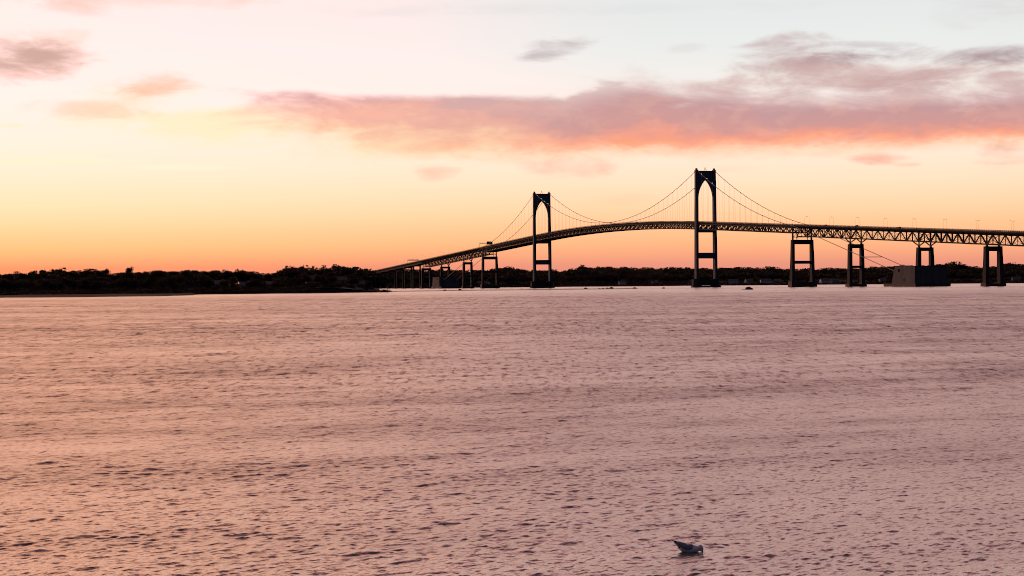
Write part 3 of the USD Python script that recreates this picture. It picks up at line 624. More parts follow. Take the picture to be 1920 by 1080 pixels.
# water tower and thin mast above the left trees
g = HEAD.at(azof(79.5), 250); top = at(79.5, 507, g[1])[2] - g[2]
t = thing('water_tower', 'small dark water tower poking above the trees at far left', 'water tower', g)
m = trimesh.creation.cylinder(2.0, 3.0, sections=14); m.apply_translation([0, 0, top - 1.9]); obj('tank', m, M['truss'], t)
m = trimesh.creation.cone(2.2, .9, sections=14); m.apply_translation([0, 0, top - .4]); obj('roof', m, M['truss'], t)
for sx_, sy2 in ((-1, -1), (1, -1), (1, 1), (-1, 1)): b = MB(); b.bar([sx_ * 2.2, sy2 * 2.2, -1], [sx_ * 1.4, sy2 * 1.4, top - 3.4], .35); obj('leg', b.mesh(), M['truss'], t)
g = HEAD.at(azof(83.5), 252); top = at(83.5, 503.5, g[1])[2] - g[2]
t = thing('mast', 'thin antenna mast right beside the water tower at far left', 'mast', g)
b = MB(); b.tube([[0, 0, -1], [0, 0, top]], [.22, .12], 6); obj('pole', b.mesh(), M['galv'], t)
b = MB(); b.bar([-.7, 0, top - 1.2], [.7, 0, top - 1.2], .14); b.bar([-.5, 0, top - 2.2], [.5, 0, top - 2.2], .14); obj('crossarm', b.mesh(), M['galv'], t)

# ------------------------------------------------------------------ bridge: x along the deck (0 at right tower, towards us), y across
BR = thing('suspension_bridge', 'long suspension bridge with two arched towers crossing the bay', 'bridge', (201.9, 1950, 0), math.atan2(-.9427, .3336))
def world(t, n, z): return np.array([201.9 + .3336 * t + .9427 * n, 1950 - .9427 * t + .3336 * n, z])
def deck(t):
    u = abs(t + 244.); return 73.3 - (.024 * u * u / 244. if u < 244 else 5.856 + .048 * (u - 244))
def sub(name, parent=None): return UsdGeom.Xform.Define(stage, numbered(path_of(parent or BR) + '/' + name)).GetPrim()
RAIL = 1.05
def roadway(t0, t1, half, name='roadway', depth=1.5):
    ts = np.arange(t0, t1 + .1, (t1 - t0) / max(1, round((t1 - t0) / 12.2)))
    m = MB(); m.strip(ts, [(-half, -.35), (-half + .5, -.9), (-half + 1.2, -depth), (half - 1.2, -depth), (half - .5, -.9), (half, -.35), (half, .28), (half - .35, .28), (half - .45, 0), (-half + .45, 0), (-half + .35, .28), (-half, .28)], deck)
    r = sub(name); obj('slab', m.mesh(), M['slab'], r)
    a = MB(); a.strip(ts, [(-half + .6, .004), (half - .6, .004), (half - .6, .03), (-half + .6, .03)], deck); obj('road_surface', a.mesh(), M['asphalt'], r)
    for s in (-1, 1):
        q = MB(); y = s * (half - .18)
        for k in range(len(ts) - 1):
            for zz, w_ in ((.55, .10), (.80, .10), (RAIL, .16)): q.bar([ts[k], y, deck(ts[k]) + zz], [ts[k + 1], y, deck(ts[k + 1]) + zz], .14, w_)
        for t in np.arange(t0 + 1.2, t1, 2.44): q.box(t - .14, t + .14, y - .1, y + .1, deck(t) + .27, deck(t) + RAIL + .16)
        obj('railing', q.mesh(), M['galv'], r)
    return r
for t0, t1 in ((-697, -488), (-488, 0), (0, 209)): roadway(t0 + .1, t1 - .1, 9.0)
EAST = [209, 308, 421, 519, 617]; WEST = [-697, -796, -904, -1001]
for a, b in zip(EAST[:-1], EAST[1:]): roadway(a + .1, b - .1, 8.4)
for a, b in zip(WEST[1:], WEST[:-1]): roadway(a + .1, b - .1, 8.4)
GIRD = [-1001, -1052, -1100, -1148, -1196, -1244, -1292, -1340]
for a, b in zip(GIRD[1:], GIRD[:-1]): roadway(a + .1, b - .1, 8.4)

# stiffening truss under the hung spans
def stiffening(t0, t1):
    T = sub('stiffening_truss'); n = round((t1 - t0) / 12.2) * 2; ts = np.linspace(t0 + .6, t1 - .6, n + 1)
    zt, zb = (lambda t: deck(t) - 1.75), (lambda t: deck(t) - 7.0)
    for s in (-1, 1):
        y = s * 9.7
        for nm, zf in (('top_chord', zt), ('bottom_chord', zb)):
            m = MB()
            for a, b in zip(ts[:-1], ts[1:]): m.bar([a, y, zf(a)], [b, y, zf(b)], .62, .85)
            obj(nm, m.mesh(), M['truss'], T)
        m = MB()
        for k in range(n):
            a, b = ts[k], ts[k + 1]
            p, q = ((a, zb(a)), (b, zt(b))) if k % 2 else ((a, zt(a)), (b, zb(b)))
            m.bar([p[0], y, p[1]], [q[0], y, q[1]], .62, .7)
            m.bar([b, y, zb(b)], [b, y, zt(b)], .5, .5)
        obj('web', m.mesh(), M['truss'], T)
    m = MB()
    for k, t in enumerate(ts):
        m.bar([t, -9.6, zb(t)], [t, 9.6, zb(t)], .4, .5)
        if k % 2 == 0:
            m.bar([t, -9.6, zt(t) - .3], [t, 9.6, zt(t) - .3], .45, 1.1)
            for s in (-1, 1): m.bar([t, s * 9.6, zb(t)], [t, 0, zt(t) - .8], .3, .3)
        if k < n: m.bar([t, -9.6 if k % 2 else 9.6, zb(t) + .3], [ts[k + 1], 9.6 if k % 2 else -9.6, zb(ts[k + 1]) + .3], .35, .3)
    obj('floor_bracing', m.mesh(), M['truss'], T)
    for y in (-6.5, -3.2, 0, 3.2, 6.5):
        m = MB()
        for a, b in zip(ts[:-1], ts[1:]): m.bar([a, y, deck(a) - 1.85], [b, y, deck(b) - 1.85], .35, .7)
        obj('stringer', m.mesh(), M['truss'], T)
    m = MB()
    for a, b in zip(ts[:-1], ts[1:]): m.bar([a, 0, zb(a) - .55], [b, 0, zb(b) - .55], 1.1, .12)
    obj('inspection_walkway', m.mesh(), M['galv'], T)
for t0, t1 in ((-697, -488), (-488, 0), (0, 209)): stiffening(t0, t1)

# deck trusses on the flanking spans
def deck_truss(t0, t1, single, haunch0, haunch1, depth=8.3, half=5.55):
    T = sub('truss_span'); s_ = 1 if t1 > t0 else -1
    n = 12; ts = np.linspace(t0 + .5 * s_, t1 - .5 * s_, n + 1)
    zt = lambda t: deck(t) - 2.35
    hb = [0.] * (n + 1)
    if haunch0: hb[0] = 3.5
    if haunch1: hb[-1] = 3.5
    zb = [zt(t) - depth + .6 for t in ts]; zl = [z - h for z, h in zip(zb, hb)]
    webs = {}
    for s in (-1, 1):
        y = s * half; m = MB()
        for a, b in zip(ts[:-1], ts[1:]): m.bar([a, y, zt(a)], [b, y, zt(b)], .6, .95)
        obj('top_chord', m.mesh(), M['truss'], T); m = MB()
        for k in range(n):
            m.bar([ts[k], y, zb[k]], [ts[k + 1], y, zb[k + 1]], .6, .75)
            if hb[k] or hb[k + 1]:
                m.bar([ts[k], y, zl[k]], [ts[k + 1], y, zl[k + 1]], .6, .8)
        obj('bottom_chord', m.mesh(), M['truss'], T)
        web = MB()
        def put(nm, p, q, w_):
            if single: b = MB(); b.bar(p, q, w_, w_); obj(nm, b.mesh(), M['truss'], T)
            else: web.bar(p, q, w_, w_)
        for k in range(n + 1):
            put('vertical', [ts[k], y, zl[k]], [ts[k], y, zt(ts[k])], .52 if k % 2 == 0 else .42)
            if k < n:
                p, q = ([ts[k], y, zb[k]], [ts[k + 1], y, zt(ts[k + 1])]) if k % 2 == 0 else ([ts[k], y, zt(ts[k])], [ts[k + 1], y, zb[k + 1]])
                put('diagonal', p, q, .66)
            if k % 2 == 0 and 0 < k < n: web.box(ts[k] - .95, ts[k] + .95, y - .36, y + .36, zb[k] - .25, zb[k] + 1.05)
        if web.v: obj('gusset_plates' if single else 'web', web.mesh(), M['truss'], T)
        for e in (0, n):
            b = MB(); b.frustum(ts[e], y, 1.3, 1.3, zl[e] - 1.35, .7, .9, zl[e] - .3); obj('bearing', b.mesh(), M['truss'], T)
    m = MB()
    for k in range(n + 1):
        m.bar([ts[k], -half, zb[k]], [ts[k], half, zb[k]], .3, .3); m.bar([ts[k], -8.0, zt(ts[k]) + .35], [ts[k], 8.0, zt(ts[k]) + .35], .4, .95)
        m.bar([ts[k], -half, zb[k]], [ts[k], half, zt(ts[k]) - .4], .2, .2); m.bar([ts[k], half, zb[k]], [ts[k], -half, zt(ts[k]) - .4], .2, .2)
        if k < n:
            e = -half if k % 2 else half; m.bar([ts[k], e, zb[k] + .1], [ts[k + 1], -e, zb[k + 1] + .1], .22, .22)
    obj('cross_bracing', m.mesh(), M['truss'], T)
for k, (a, b) in enumerate(zip(EAST[:-1], EAST[1:])): deck_truss(a, b, True, k in (1, 2), k in (0, 1))
for k, (a, b) in enumerate(zip(WEST[:-1], WEST[1:])): deck_truss(a, b, False, k in (1, 2), k in (0, 1))
for a, b in zip(GIRD[:-1], GIRD[1:]):
    T = sub('girder_span')
    for y in (-6.2, -2.1, 2.1, 6.2):
        m = MB(); ts = np.linspace(b + .4, a - .4, 6)
        for p, q in zip(ts[:-1], ts[1:]): m.bar([p, y, deck(p) - 2.9], [q, y, deck(q) - 2.9], .5, 2.6)
        obj('girder', m.mesh(), M['truss'], T)

# towers
def tower(t):
    T = sub('tower')
    ct, cb, zl, ztop = 10.05, 10.75, 8.6, 120.6
    cy = lambda z: cb + (ct - cb) * (z - zl) / (ztop - zl)
    dp = lambda z: 5.3 + (3.5 - 5.3) * (z - zl) / (ztop - zl)
    W = 2.75
    for s in (-1, 1):
        m = MB(); zs = [zl, 30, 58, 62, 98, ztop]
        for a, b in zip(zs[:-1], zs[1:]): m.frustum(t, s * cy(a), dp(a), W, a, dp(b), W, b, t, s * cy(b))
        leg = obj('leg', m.mesh(), M['steel'], T)
        m = MB()
        for e in (-1, 1):
            for yy in (-.85, 0., .85):       # raised ribs down the faces of the leg
                m.bar([t + e * (dp(zl) / 2 + .05), s * cy(zl) + yy, zl + .1], [t + e * (dp(ztop) / 2 + .05), s * cy(ztop) + yy, ztop - .1], .34, .22)
        obj('rib', m.mesh(), M['steel'], leg)
        sd = obj('saddle_housing', MB().frustum(t, s * ct, 4.6, 3.3, ztop, 3.4, 2.2, ztop + 1.7).mesh(), M['steel'], T)
        obj('saddle_cap', MB().box(t - 1.1, t + 1.1, s * ct - .7, s * ct + .7, ztop + 1.7, ztop + 3.2).mesh(), M['steel'], sd)
    # portal: a plate between the legs with a pointed arch cut out
    hw = ct - W / 2 + .05; ax = hw - .25
    arch = [(-ax, 58)] + [(-ax, 92)]
    for k in range(1, 13):                      # two arcs that meet in a point
        z = 92 + (111.6 - 92) * k / 12; f_ = 1 - ((z - 92) / (111.6 - 92)) ** 1.9
        arch.append((-ax * (f_ ** .80), z))
    arch = arch + [(-y, z) for y, z in arch[::-1]]
    poly = Polygon([(-hw, 91), (hw, 91), (hw, ztop - .25), (-hw, ztop - .25)]).difference(Polygon(arch))
    m = trimesh.creation.extrude_polygon(poly, 2.3, engine='earcut')
    v = m.vertices.copy(); m.vertices = np.c_[v[:, 2] + t - 1.15, v[:, 0], v[:, 1]]
    pp = obj('arched_panel', m, M['steel'], T)
    m = MB()
    for y in np.linspace(-hw + .8, hw - .8, 9): m.box(t + 1.15, t + 1.33, y - .12, y + .12, max(112.4, 92 + 0), ztop - .5)
    obj('rib', m.mesh(), M['steel'], pp)
    obj('cornice', MB().box(t - 1.6, t + 1.6, -hw, hw, ztop - .25, ztop + .45).mesh(), M['steel'], T)
    zd = deck(t) - 7.5
    obj('deck_beam', MB().box(t - 1.5, t + 1.5, -cy(60) + W / 2, cy(60) - W / 2, zd - 2.9, zd - .05).mesh(), M['steel'], T)
    st = obj('strut', MB().box(t - 1.4, t + 1.4, -cy(33) + W / 2, cy(33) - W / 2, 30.0, 35.9).mesh(), M['steel'], T)
    m = MB()
    for y in np.linspace(-8, 8, 9): m.box(t + 1.4, t + 1.55, y - .12, y + .12, 30.3, 35.6)
    obj('rib', m.mesh(), M['steel'], st)
    m = MB()
    for s in (-1, 1): m.bar([t, s * 1.5, ztop + .4], [t, 0, ztop + 4.2], .28, .28)
    m.bar([t, -.8, ztop + 2.2], [t, .8, ztop + 2.2], .2, .2)
    fr = obj('beacon_frame', m.mesh(), M['galv'], T)
    # pier
    def octo(r0, r1, z0, z1, y, long=1.15):
        th = (np.arange(8) + .5) / 8 * 2 * np.pi
        lo = np.c_[t + long * r0 * np.cos(th), y + r0 * np.sin(th), np.full(8, z0)]; hi_ = np.c_[t + long * r1 * np.cos(th), y + r1 * np.sin(th), np.full(8, z1)]
        return trimesh.convex.convex_hull(np.vstack([lo, hi_]))
    for s in (-1, 1):
        obj('caisson', octo(5.0, 4.6, 1.6, 8.3, s * 10.9), M['concrete'], T); obj('coping', octo(4.85, 4.85, 8.3, 8.75, s * 10.9), M['concrete'], T)
        obj('footing', octo(5.9, 5.7, -3, 1.6, s * 10.9), M['wet'], T)
    obj('pier_wall', MB().box(t - 3.2, t + 3.2, -7.2, 7.2, 1.7, 8.0).mesh(), M['concrete'], T)
    obj('footing', MB().box(t - 4.6, t + 4.6, -6.6, 6.6, -3, 1.45).mesh(), M['wet'], T)
for t in (0., -488.): tower(t)

# main cables with hangers and lamps
ZT, YC = 122.0, 9.75
def cable_z(t):
    u = abs(t + 244.)
    if u <= 244: return 75.6 + (ZT - 75.6) * (u / 244.) ** 2
    k = (u - 244.) / 209.
    if k <= 1: return ZT + (57.2 - ZT) * k - 4 * 8.6 * k * (1 - k)
    return 57.2 - .245 * (u - 453.)
CL = sub('main_cable'); lamp_proto = None
_ico = trimesh.creation.icosphere(subdivisions=1, radius=.30)
for s in (-1, 1):
    C = CL if s < 0 else sub('main_cable')
    ts = np.r_[np.linspace(-885, -697, 8), np.linspace(-697, -488, 34)[1:], np.linspace(-488, 0, 81)[1:], np.linspace(0, 209, 34)[1:], np.linspace(209, 397, 8)[1:]]
    m = MB(); m.tube([[t, s * YC, cable_z(t)] for t in ts], .26, 6); obj('cable', m.mesh(), M['cable'], C)
    spots = [t for t in np.r_[np.linspace(-697, -488, 18)[1:-1], np.linspace(-488, 0, 41)[1:-1], np.linspace(0, 209, 18)[1:-1]]]
    for t in spots:
        z1, z0 = cable_z(t) - .25, deck(t) - 1.4
        if z1 - z0 > 1.2:
            m = MB(); m.tube([[t, s * YC, z0], [t, s * YC, z1]], .065, 5); obj('hanger', m.mesh(), M['cable'], C)
        b = MB(); b.box(t - .35, t + .35, s * YC - .35, s * YC + .35, cable_z(t) - .4, cable_z(t) + .35); obj('cable_band', b.mesh(), M['cable'], C)
        if z1 - z0 > 4:
            q = _ico.copy(); q.apply_translation([t, s * YC, cable_z(t) + .70]); obj('cable_lamp', q, M['lamp'], C)
for q in (337., -825.):
    m = MB(); m.bar([q, -YC, cable_z(q)], [q, YC, cable_z(q)], .5, .5); obj('cable_strut', m.mesh(), M['cable'], BR)

# piers
def pier(t, top, cy, w_, dpt, dpb, beam, strut=None, foot=2.8, flare=.5, name='pier', on=0., feet=True):
    P = sub(name)
    for s in (-1, 1):
        obj('leg', MB().frustum(t, s * (cy + flare), dpb, w_ * 1.18, on + (foot if feet else 0), dpt, w_, top, t, s * cy).mesh(), M['concrete'], P)
    c = lambda z: cy + flare * (1 - z / top)
    obj('cap_beam', MB().box(t - dpt * .42, t + dpt * .42, -cy + w_ / 2 - .05, cy - w_ / 2 + .05, top - beam, top - .06).mesh(), M['concrete'], P)
    if strut: obj('strut', MB().box(t - dpt * .36, t + dpt * .36, -c(strut[0]) + w_ / 2 - .05, c(strut[0]) - w_ / 2 + .05, *strut).mesh(), M['concrete'], P)
    if feet:
        for s in (-1, 1): obj('footing', MB().frustum(t, s * (cy + flare), dpb + 3.4, w_ + 3.0, -3, dpb + 2.2, w_ + 2.2, foot).mesh(), M['wet'], P)
        obj('footing_wall', MB().box(t - dpb * .4, t + dpb * .4, -cy - flare + w_ / 2 + 1, cy + flare - w_ / 2 - 1, -3, foot - .4).mesh(), M['wet'], P)
    return P
for t in (209., -697.):
    P = pier(t, 44.0, 9.8, 2.6, 3.2, 5.0, 4.0, (21.6, 24.4), 5.2, .8, 'tall_pier')
    z1 = deck(t) - 1.6
    for s in (-1, 1): obj('steel_post', MB().frustum(t, s * 9.75, 1.3, 1.25, 44.0, 1.3, 1.25, z1 + 1.2).mesh(), M['truss'], P)
    m = MB(); zm = 46.6
    m.bar([t, -9.2, zm], [t, 9.2, zm], .45, .5); m.bar([t, -9.2, z1 - 3.4], [t, 9.2, z1 - 3.4], .45, .5)
    for s in (-1, 1): m.bar([t, s * 9.1, zm], [t, s * 3.2, z1 - 3.4], .3, .3); m.bar([t, s * 5.5, 44.0], [t, s * 5.5, z1 - 3.4], .5, .5)
    obj('sway_frame', m.mesh(), M['truss'], P)
def ptop(t, h): return deck(t) - 2.35 - 8.3 + .6 - (3.5 if h else 0) - 1.38
for t in (308., -796.): pier(t, ptop(t, True), 5.75, 2.7, 3.2, 4.6, 3.5, (16.6, 18.6), 2.8)
for t in (519., 617., -1001.): pier(t, ptop(t, False), 6.1, 2.9, 3.3, 4.6, 3.7, None, 2.6, .5)
for t in (421., -904.): pier(t, ptop(t, True), 5.9, 2.8, 3.2, 3.6, 2.9, None, 0., .35, on=16.4, feet=False)
for t in GIRD[1:-1]:
    top = deck(t) - 4.3; P = sub('bent')
    for s in (-1, 1): obj('column', MB().frustum(t, s * 5.4, 2.2, 2.2, -1, 1.8, 2.0, top - 1.6).mesh(), M['concrete'], P)
    obj('cap_beam', MB().box(t - 1.1, t + 1.1, -7.4, 7.4, top - 1.6, top).mesh(), M['concrete'], P)
obj('abutment', MB().box(-1352, -1340.2, -9, 9, 0, deck(-1340) - .4).mesh(), M['concrete'], BR)
# anchorages
for e in (1, -1):
    X = lambda t: t if e > 0 else -488 - t
    A = sub('anchorage'); r = lambda a, b: (min(X(a), X(b)), max(X(a), X(b)))
    b = MB(); (x0, x1), (y0, y1) = r(394.5, 430.8), r(398, 430.0)
    b.hexa(np.array([[x0, -16, 2.4], [x1, -16, 2.4], [x1, 16, 2.4], [x0, 16, 2.4]]), np.array([[y0, -15.1, 16.4], [y1, -15.1, 16.4], [y1, 15.1, 16.4], [y0, 15.1, 16.4]]))
    obj('block', b.mesh(), M['pale'], A)
    q = r(383, 433); obj('plinth', MB().box(q[0], q[1], -16.8, 16.8, -3, 2.4).mesh(), M['wet'], A)
    for yy in (-9.75, 0., 9.75):
        k = MB(); xa, xb = X(430.9), X(430.1); k.hexa(np.array([[xa - .15, yy - .5, 2.41], [xa + .15, yy - .5, 2.41], [xa + .15, yy + .5, 2.41], [xa - .15, yy + .5, 2.41]]), np.array([[xb - .15, yy - .5, 16.3], [xb + .15, yy - .5, 16.3], [xb + .15, yy + .5, 16.3], [xb - .15, yy + .5, 16.3]])); obj('pilaster', k.mesh(), M['pale'], A)
    q = r(399, 429); obj('parapet', MB().box(q[0], q[1], -14.8, 14.8, 16.4, 16.9).mesh(), M['concrete'], A)
    for yy in (-9.75, 9.75):                  # hoods where the cables go in
        c0 = X(396.5); obj('cable_hood', MB().box(*r(394.2, 398.5), yy - 1.6, yy + 1.6, 8.5, 14.0).mesh(), M['pale'], A)
    for k, (ta, z) in enumerate(((404, 12.5), (413, 4.5))):
        q = r(ta, ta + 1.3); obj('doorway', MB().box(q[0], q[1], -16.02, -15.2, z, z + 2.4).mesh(), M['dark'], A)

# lamp posts, arms curving in over the road; near side and far side stand in turn
def lamp_post(first, t, s, label):
    p = world(t, s * 8.15, deck(t) + .28); rz = math.atan2(-.9427, .3336) + (0 if s < 0 else math.pi)
    if first is None:
        L = thing('lamp_post', label, 'lamp post', p, rz, group='lamp posts along the bridge deck')
        m = MB(); m.tube([[0, 0, 0], [0, 0, 6.6]], [.07, .05], 6); obj('post', m.mesh(), M['galv'], L)
        a = np.linspace(0, 1, 7); m = MB(); m.tube(np.c_[np.zeros(7), 2.6 * (1 - np.cos(a * 1.5)), 6.6 + 1.75 * np.sin(a * 1.5)], .045, 5); obj('arm', m.mesh(), M['galv'], L)
        obj('lamp_head', MB().box(-.2, .2, 2.2, 3.2, 8.18, 8.42).mesh(), M['galv'], L)
        obj('base_plate', MB().box(-.3, .3, -.3, .3, -.02, .12).mesh(), M['galv'], L)
        return L
    return copy_of(first, label, 'lamp post', p, rz, group='lamp posts along the bridge deck')
LP = None
ORD = ['first', 'second', 'third', 'fourth', 'fifth', 'sixth', 'seventh', 'eighth', 'ninth', 'tenth', 'eleventh', 'twelfth', 'thirteenth', 'fourteenth']
near_t, far_t = [213.5 + 46.6 * k for k in range(8)], [220.5 + 46.6 * k - 23.3 + 23.3 for k in range(8)]
NEAR_T = [229.0 + 46.6 * k for k in range(8)]; FAR_T = [208.0 + 46.6 * k for k in range(9)]
for k, t in enumerate(NEAR_T):
    l = lamp_post(LP, t, -1, f'curved lamp post, {ORD[k]} on the near kerb right of the tall east pier'); LP = LP or l
for k, t in enumerate(FAR_T): lamp_post(LP, t, 1, f'curved lamp post, {ORD[k]} on the far kerb right of the tall east pier')
for k in range(10):
    lamp_post(LP, -722. - 46.6 * k, -1, f'curved lamp post, {ORD[k]} on the near kerb left of the tall west pier')
for k in range(10): lamp_post(LP, -745. - 46.6 * k, 1, f'curved lamp post, {ORD[k]} on the far kerb left of the tall west pier')

# sign gantries over the west end
def gantry(t, z, sign, label):
    p = world(t, 0, deck(t)); T = thing('sign_gantry', label, 'gantry', p, math.atan2(-.9427, .3336), group='gantries over the west end of the bridge'); h = z - deck(t)
    for s in (-1, 1): b = MB(); b.tube([[0, s * 9.3, -.3], [0, s * 9.3, h]], .24, 6); obj('post', b.mesh(), M['galv'], T)
    b = MB(); b.bar([0, -9.6, h], [0, 9.6, h], .5, .35); b.bar([0, -9.6, h - 1.1], [0, 9.6, h - 1.1], .5, .35)
    for k in range(10): y0 = -9.3 + k * 1.86; b.bar([0, y0, h - (1.1 if k % 2 else 0)], [0, y0 + 1.86, h - (0 if k % 2 else 1.1)], .2, .2)
    obj('crossbeam', b.mesh(), M['galv'], T)
    if sign:
        obj('sign_panel', MB().box(.35, .55, .8, 9.2, h - 2.2, h + 2.2).mesh(), M['sign'], T)
    else: obj('signal_bar', MB().box(.3, .6, -7.6, 7.6, h - 1.0, h - .1).mesh(), M['galv'], T)
gantry(-712., 63.2, True, 'sign gantry with green panel just left of the tall west pier')
gantry(-1071., 45.4, False, 'plain overhead gantry without sign on the far west approach')

# cars
CAR = None
def car(t, n, facing, label, paint='carpaint', kind='car', tall=1.0):
    p = world(t, n, deck(t) + .03); rz = math.atan2(-.9427, .3336) + (0 if facing > 0 else math.pi)
    C = thing(kind, label, kind, p, rz, (1, 1, tall), 'vehicles on the bridge')
    prof = [(-2.2, .35), (2.2, .35), (2.25, .7), (2.05, .95), (1.0, 1.05), (.35, 1.55), (-1.25, 1.6), (-2.0, 1.1), (-2.25, .95)]
    m = trimesh.creation.extrude_polygon(Polygon(prof), 1.75, engine='earcut'); v = m.vertices.copy(); m.vertices = np.c_[v[:, 0], v[:, 2] - .875, v[:, 1]]; m.fix_normals()
    obj('body', m, M[paint], C)
    for s in (-1, 1):
        w_ = trimesh.creation.extrude_polygon(Polygon([(-1.7, 1.1), (.8, 1.08), (.28, 1.5), (-1.2, 1.54)]), .02, engine='earcut'); v = w_.vertices.copy(); w_.vertices = np.c_[v[:, 0], v[:, 2] + (.875 if s > 0 else -.895), v[:, 1]]; w_.fix_normals(); obj('side_window', w_, M['glass'], C)
        for x in (-1.35, 1.4):
            k = trimesh.creation.cylinder(.34, .24, sections=12); k.apply_transform(trimesh.transformations.rotation_matrix(math.pi / 2, [1, 0, 0])); k.apply_translation([x, s * .80, .34]); obj('wheel', k, M['dark'], C)
        obj('headlight', MB().box(2.2, 2.29, s * .6 - .16, s * .6 + .16, .62, .82).mesh(), M['headlight'], C)
    return C
car(262.0, -4.5, -1, 'dark car on the deck left of the first slim east pier')
car(318.0, -4.8, -1, 'dark van on the deck just right of the first slim east pier', tall=1.25, kind='van')
car(388.0, -4.5, -1, 'dark car on the deck left of the pier on the east anchorage')
car(-190., 4.5, 1, 'car with bright headlights on the deck at midspan', 'carlight')
car(-494., -4.0, 1, 'car with bright headlights beside the left tower', 'carlight')
car(-1075., 4.0, 1, 'car with bright headlights on the far west approach', 'carlight')

# ------------------------------------------------------------------ rocks, bar, boat
def rock(loc, r, seed, label, flat=.55, name='boulder'):
    m = trimesh.creation.icosphere(subdivisions=2, radius=1.)
    k = meshkit.fbm(m.vertices * 1.4 + seed * 7.7, 3, seed) - .5
    m.vertices *= (1 + k * .75)[:, None] * np.asarray([r, r * .8, r * flat]); m.vertices[:, 2] += r * flat * .35
    obj_ = obj(name, m, M['rock'], None, smooth=25, label=label, category='rock')
    UsdGeom.Xformable(stage.GetPrimAtPath(obj_.GetPath())).AddTranslateOp().Set(Gf.Vec3d(*map(float, loc)))
rock(on_water(1404, 543.2), 2.4, 1, 'lone dark boulder in the water right of the right tower')
rock(on_water(1394, 543.0), 1.2, 2, 'flat dark rock awash at the left side of the lone boulder', .2)
bar_shore = [wp(738, 547.0), wp(800, 546.2), wp(860, 545.3), wp(960, 544.2), wp(1080, 542.9), wp(1150, 542.2), wp(1196, 541.7)]
shore_land('gravel_bar', bar_shore, [(0, -.5), (8, .28), (60, .5), (110, .3), (140, -.5)], M['rock'], 5., 17, .8)
for k, (px, r, lab) in enumerate([(1098, 1.7, 'widest dark rock on the low bar below midspan'), (1124, 1.1, 'small rock on the low bar right of the widest one'), (1131, 1.2, 'middle rock of the three small ones on the low bar'), (1139, 1.5, 'dark lumpy rock on the low bar below midspan, leftmost of a close pair'), (1147, 1.9, 'tallest rock on the low bar below midspan'),
                                  (1190, 1.6, 'dark rock at the right end of the low bar'), (1244, 1.3, 'lone small rock beyond the right end of the low bar'), (862, 1.5, 'dark rock on the low bar below the west anchorage'), (834, 1.3, 'small rock on the low bar left of the west anchorage')]):
    y = np.interp(px, [738, 800, 860, 960, 1080, 1150, 1196, 1250], [547.0, 546.2, 545.3, 544.2, 542.9, 542.2, 541.7, 541.2]) - .25
    rock(on_water(px, y), r, 20 + k, lab, .62)
g = on_water(897, 541.0) ; g = world(-880, -26, 0)
B = thing('motor_boat', 'small white motor boat moored beside the west anchorage', 'boat', g, .2)
hl = trimesh.convex.convex_hull(np.array([[-4, -1.3, .9], [-4, 1.3, .9], [-4, -1, -.4], [-4, 1, -.4], [2, -1.4, 1.1], [2, 1.4, 1.1], [4.8, 0, 1.4], [3.6, 0, -.3]])); obj('hull', hl, M['hull'], B)
obj('cabin', MB().frustum(-.4, 0, 3.4, 2.0, .9, 2.6, 1.7, 2.5).mesh(), M['hull'], B); obj('windscreen', MB().frustum(1.0, 0, .5, 1.6, 1.6, .2, 1.5, 2.35).mesh(), M['glass'], B)
obj('engine', MB().box(-4.5, -4.05, -.3, .3, .1, 1.3).mesh(), M['dark'], B)

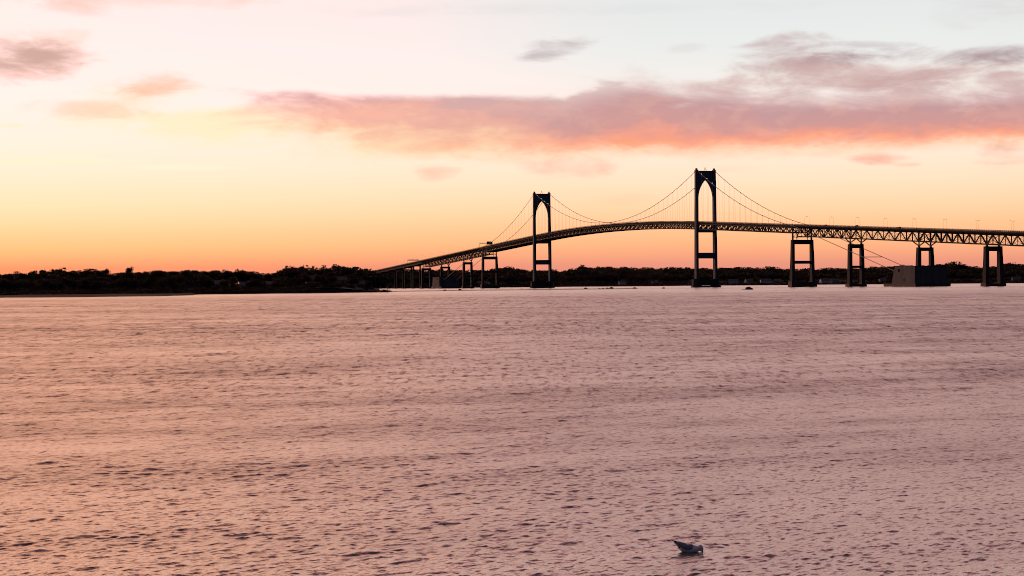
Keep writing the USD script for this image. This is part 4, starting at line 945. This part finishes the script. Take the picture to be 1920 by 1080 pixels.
# ------------------------------------------------------------------ gull
def capsule_body(joints, bones, pitch, iters=12):
    import manifold3d as m3
    tot = m3.Manifold()
    sph = lambda j: m3.Manifold.sphere(joints[j][1], 20).translate(list(map(float, joints[j][0])))
    for b in bones: tot = tot + m3.Manifold.batch_hull([sph(j) for j in b])
    mm = tot.refine_to_length(pitch).to_mesh(); t = trimesh.Trimesh(np.array(mm.vert_properties)[:, :3], np.array(mm.tri_verts))
    trimesh.smoothing.filter_taubin(t, iterations=iters); return t
def gull():
    p = on_water(1289, 1036.0) + [0, 0, .012]
    T = thing('gull', 'grey and white gull floating in the foreground, dipping its bill in the water', 'bird', p, math.radians(-6))
    J = {'rump': ((-.118, 0, .088), .036), 'back': ((-.062, 0, .062), .062), 'mid': ((.0, 0, .052), .076), 'breast': ((.075, 0, .040), .066), 'chest': ((.122, 0, .040), .052),
         'neck': ((.154, 0, .046), .040), 'crown': ((.188, 0, .066), .042), 'face': ((.206, 0, .040), .033), 'belly': ((.02, 0, .005), .055)}
    body = capsule_body(J, [('rump', 'back'), ('back', 'mid'), ('mid', 'breast'), ('mid', 'belly'), ('breast', 'chest'), ('chest', 'neck'), ('neck', 'crown'), ('crown', 'face'), ('breast', 'neck')], .008)
    obj('body', body, M['gull_white'], T, smooth=60)
    for s in (-1, 1):                                # folded wing: a shaped shell over the flank, tips crossing above the tail
        prof = np.array([(.088, .052, .050), (.06, .068, .066), (.0, .076, .074), (-.06, .068, .070), (-.12, .044, .060), (-.165, .020, .042)])
        v, f = [], []
        for x, y, hgt in prof:
            zc = .058 + max(0, -x - .02) * .42
            for a in np.linspace(-.45, 1.45, 7): v.append([x, s * y * math.cos(a) * 1.0 + s * .004, zc + hgt * math.sin(a) * .86])
        n = 7
        for i in range(len(prof) - 1):
            for j in range(n - 1): A = i * n + j; f += [[A, A + n, A + 1], [A + 1, A + n, A + n + 1]]
        v = np.array(v); inner = v * [1, .9, 1] - [0, 0, .004]; k = len(v)
        f = np.array(f); f = np.vstack([f, f[:, ::-1] + k])
        wing = obj('wing', trimesh.Trimesh(np.vstack([v, inner]), f, process=False), M['gull_grey'], T, smooth=60)
        for q in range(5):                           # dark primaries
            y0 = s * (.012 + .005 * q); b = MB()
            x1, z1 = -.240 + .020 * q, .178 - .012 * q
            b.add([[-.08, y0, .132 - .009 * q], [-.12, y0 + s * .02, .098 - .010 * q], [x1, s * (.004 - .006 * (s > 0)), z1], [-.08, y0, .126 - .009 * q], [-.12, y0 + s * .02, .092 - .010 * q]], [[0, 1, 2], [3, 2, 4], [0, 2, 3], [1, 4, 2], [0, 3, 4], [0, 4, 1]])
            obj('flight_feather', b.mesh(), M['gull_black'], wing)
        e = trimesh.creation.icosphere(subdivisions=1, radius=.0048); e.apply_translation([.214, s * .028, .052]); obj('eye', e, M['gull_black'], T)
    b = MB(); b.add([[-.10, -.034, .09], [-.10, .034, .09], [-.205, .036, .142], [-.205, -.036, .142], [-.10, -.034, .076], [-.10, .034, .076], [-.205, .036, .136], [-.205, -.036, .136]], MB.BOXF)
    obj('tail', b.mesh(), M['gull_white'], T)
    b = MB(); b.tube([[.216, 0, .026], [.222, 0, .006], [.216, 0, -.016]], [.014, .012, .006], 8); obj('bill', b.mesh(), M['gull_bill'], T)
M['gull_white'] = plain('gull_white', (.78, .80, .82), .8, .12, 30.)
M['gull_grey'] = plain('gull_grey', (.20, .22, .25), .8, .18, 26.)
M['gull_black'] = plain('gull_black', (.02, .02, .022), .7, .1, 30.)
M['gull_bill'] = plain('gull_bill', (.22, .16, .05), .4, .1, 30.)
gull()
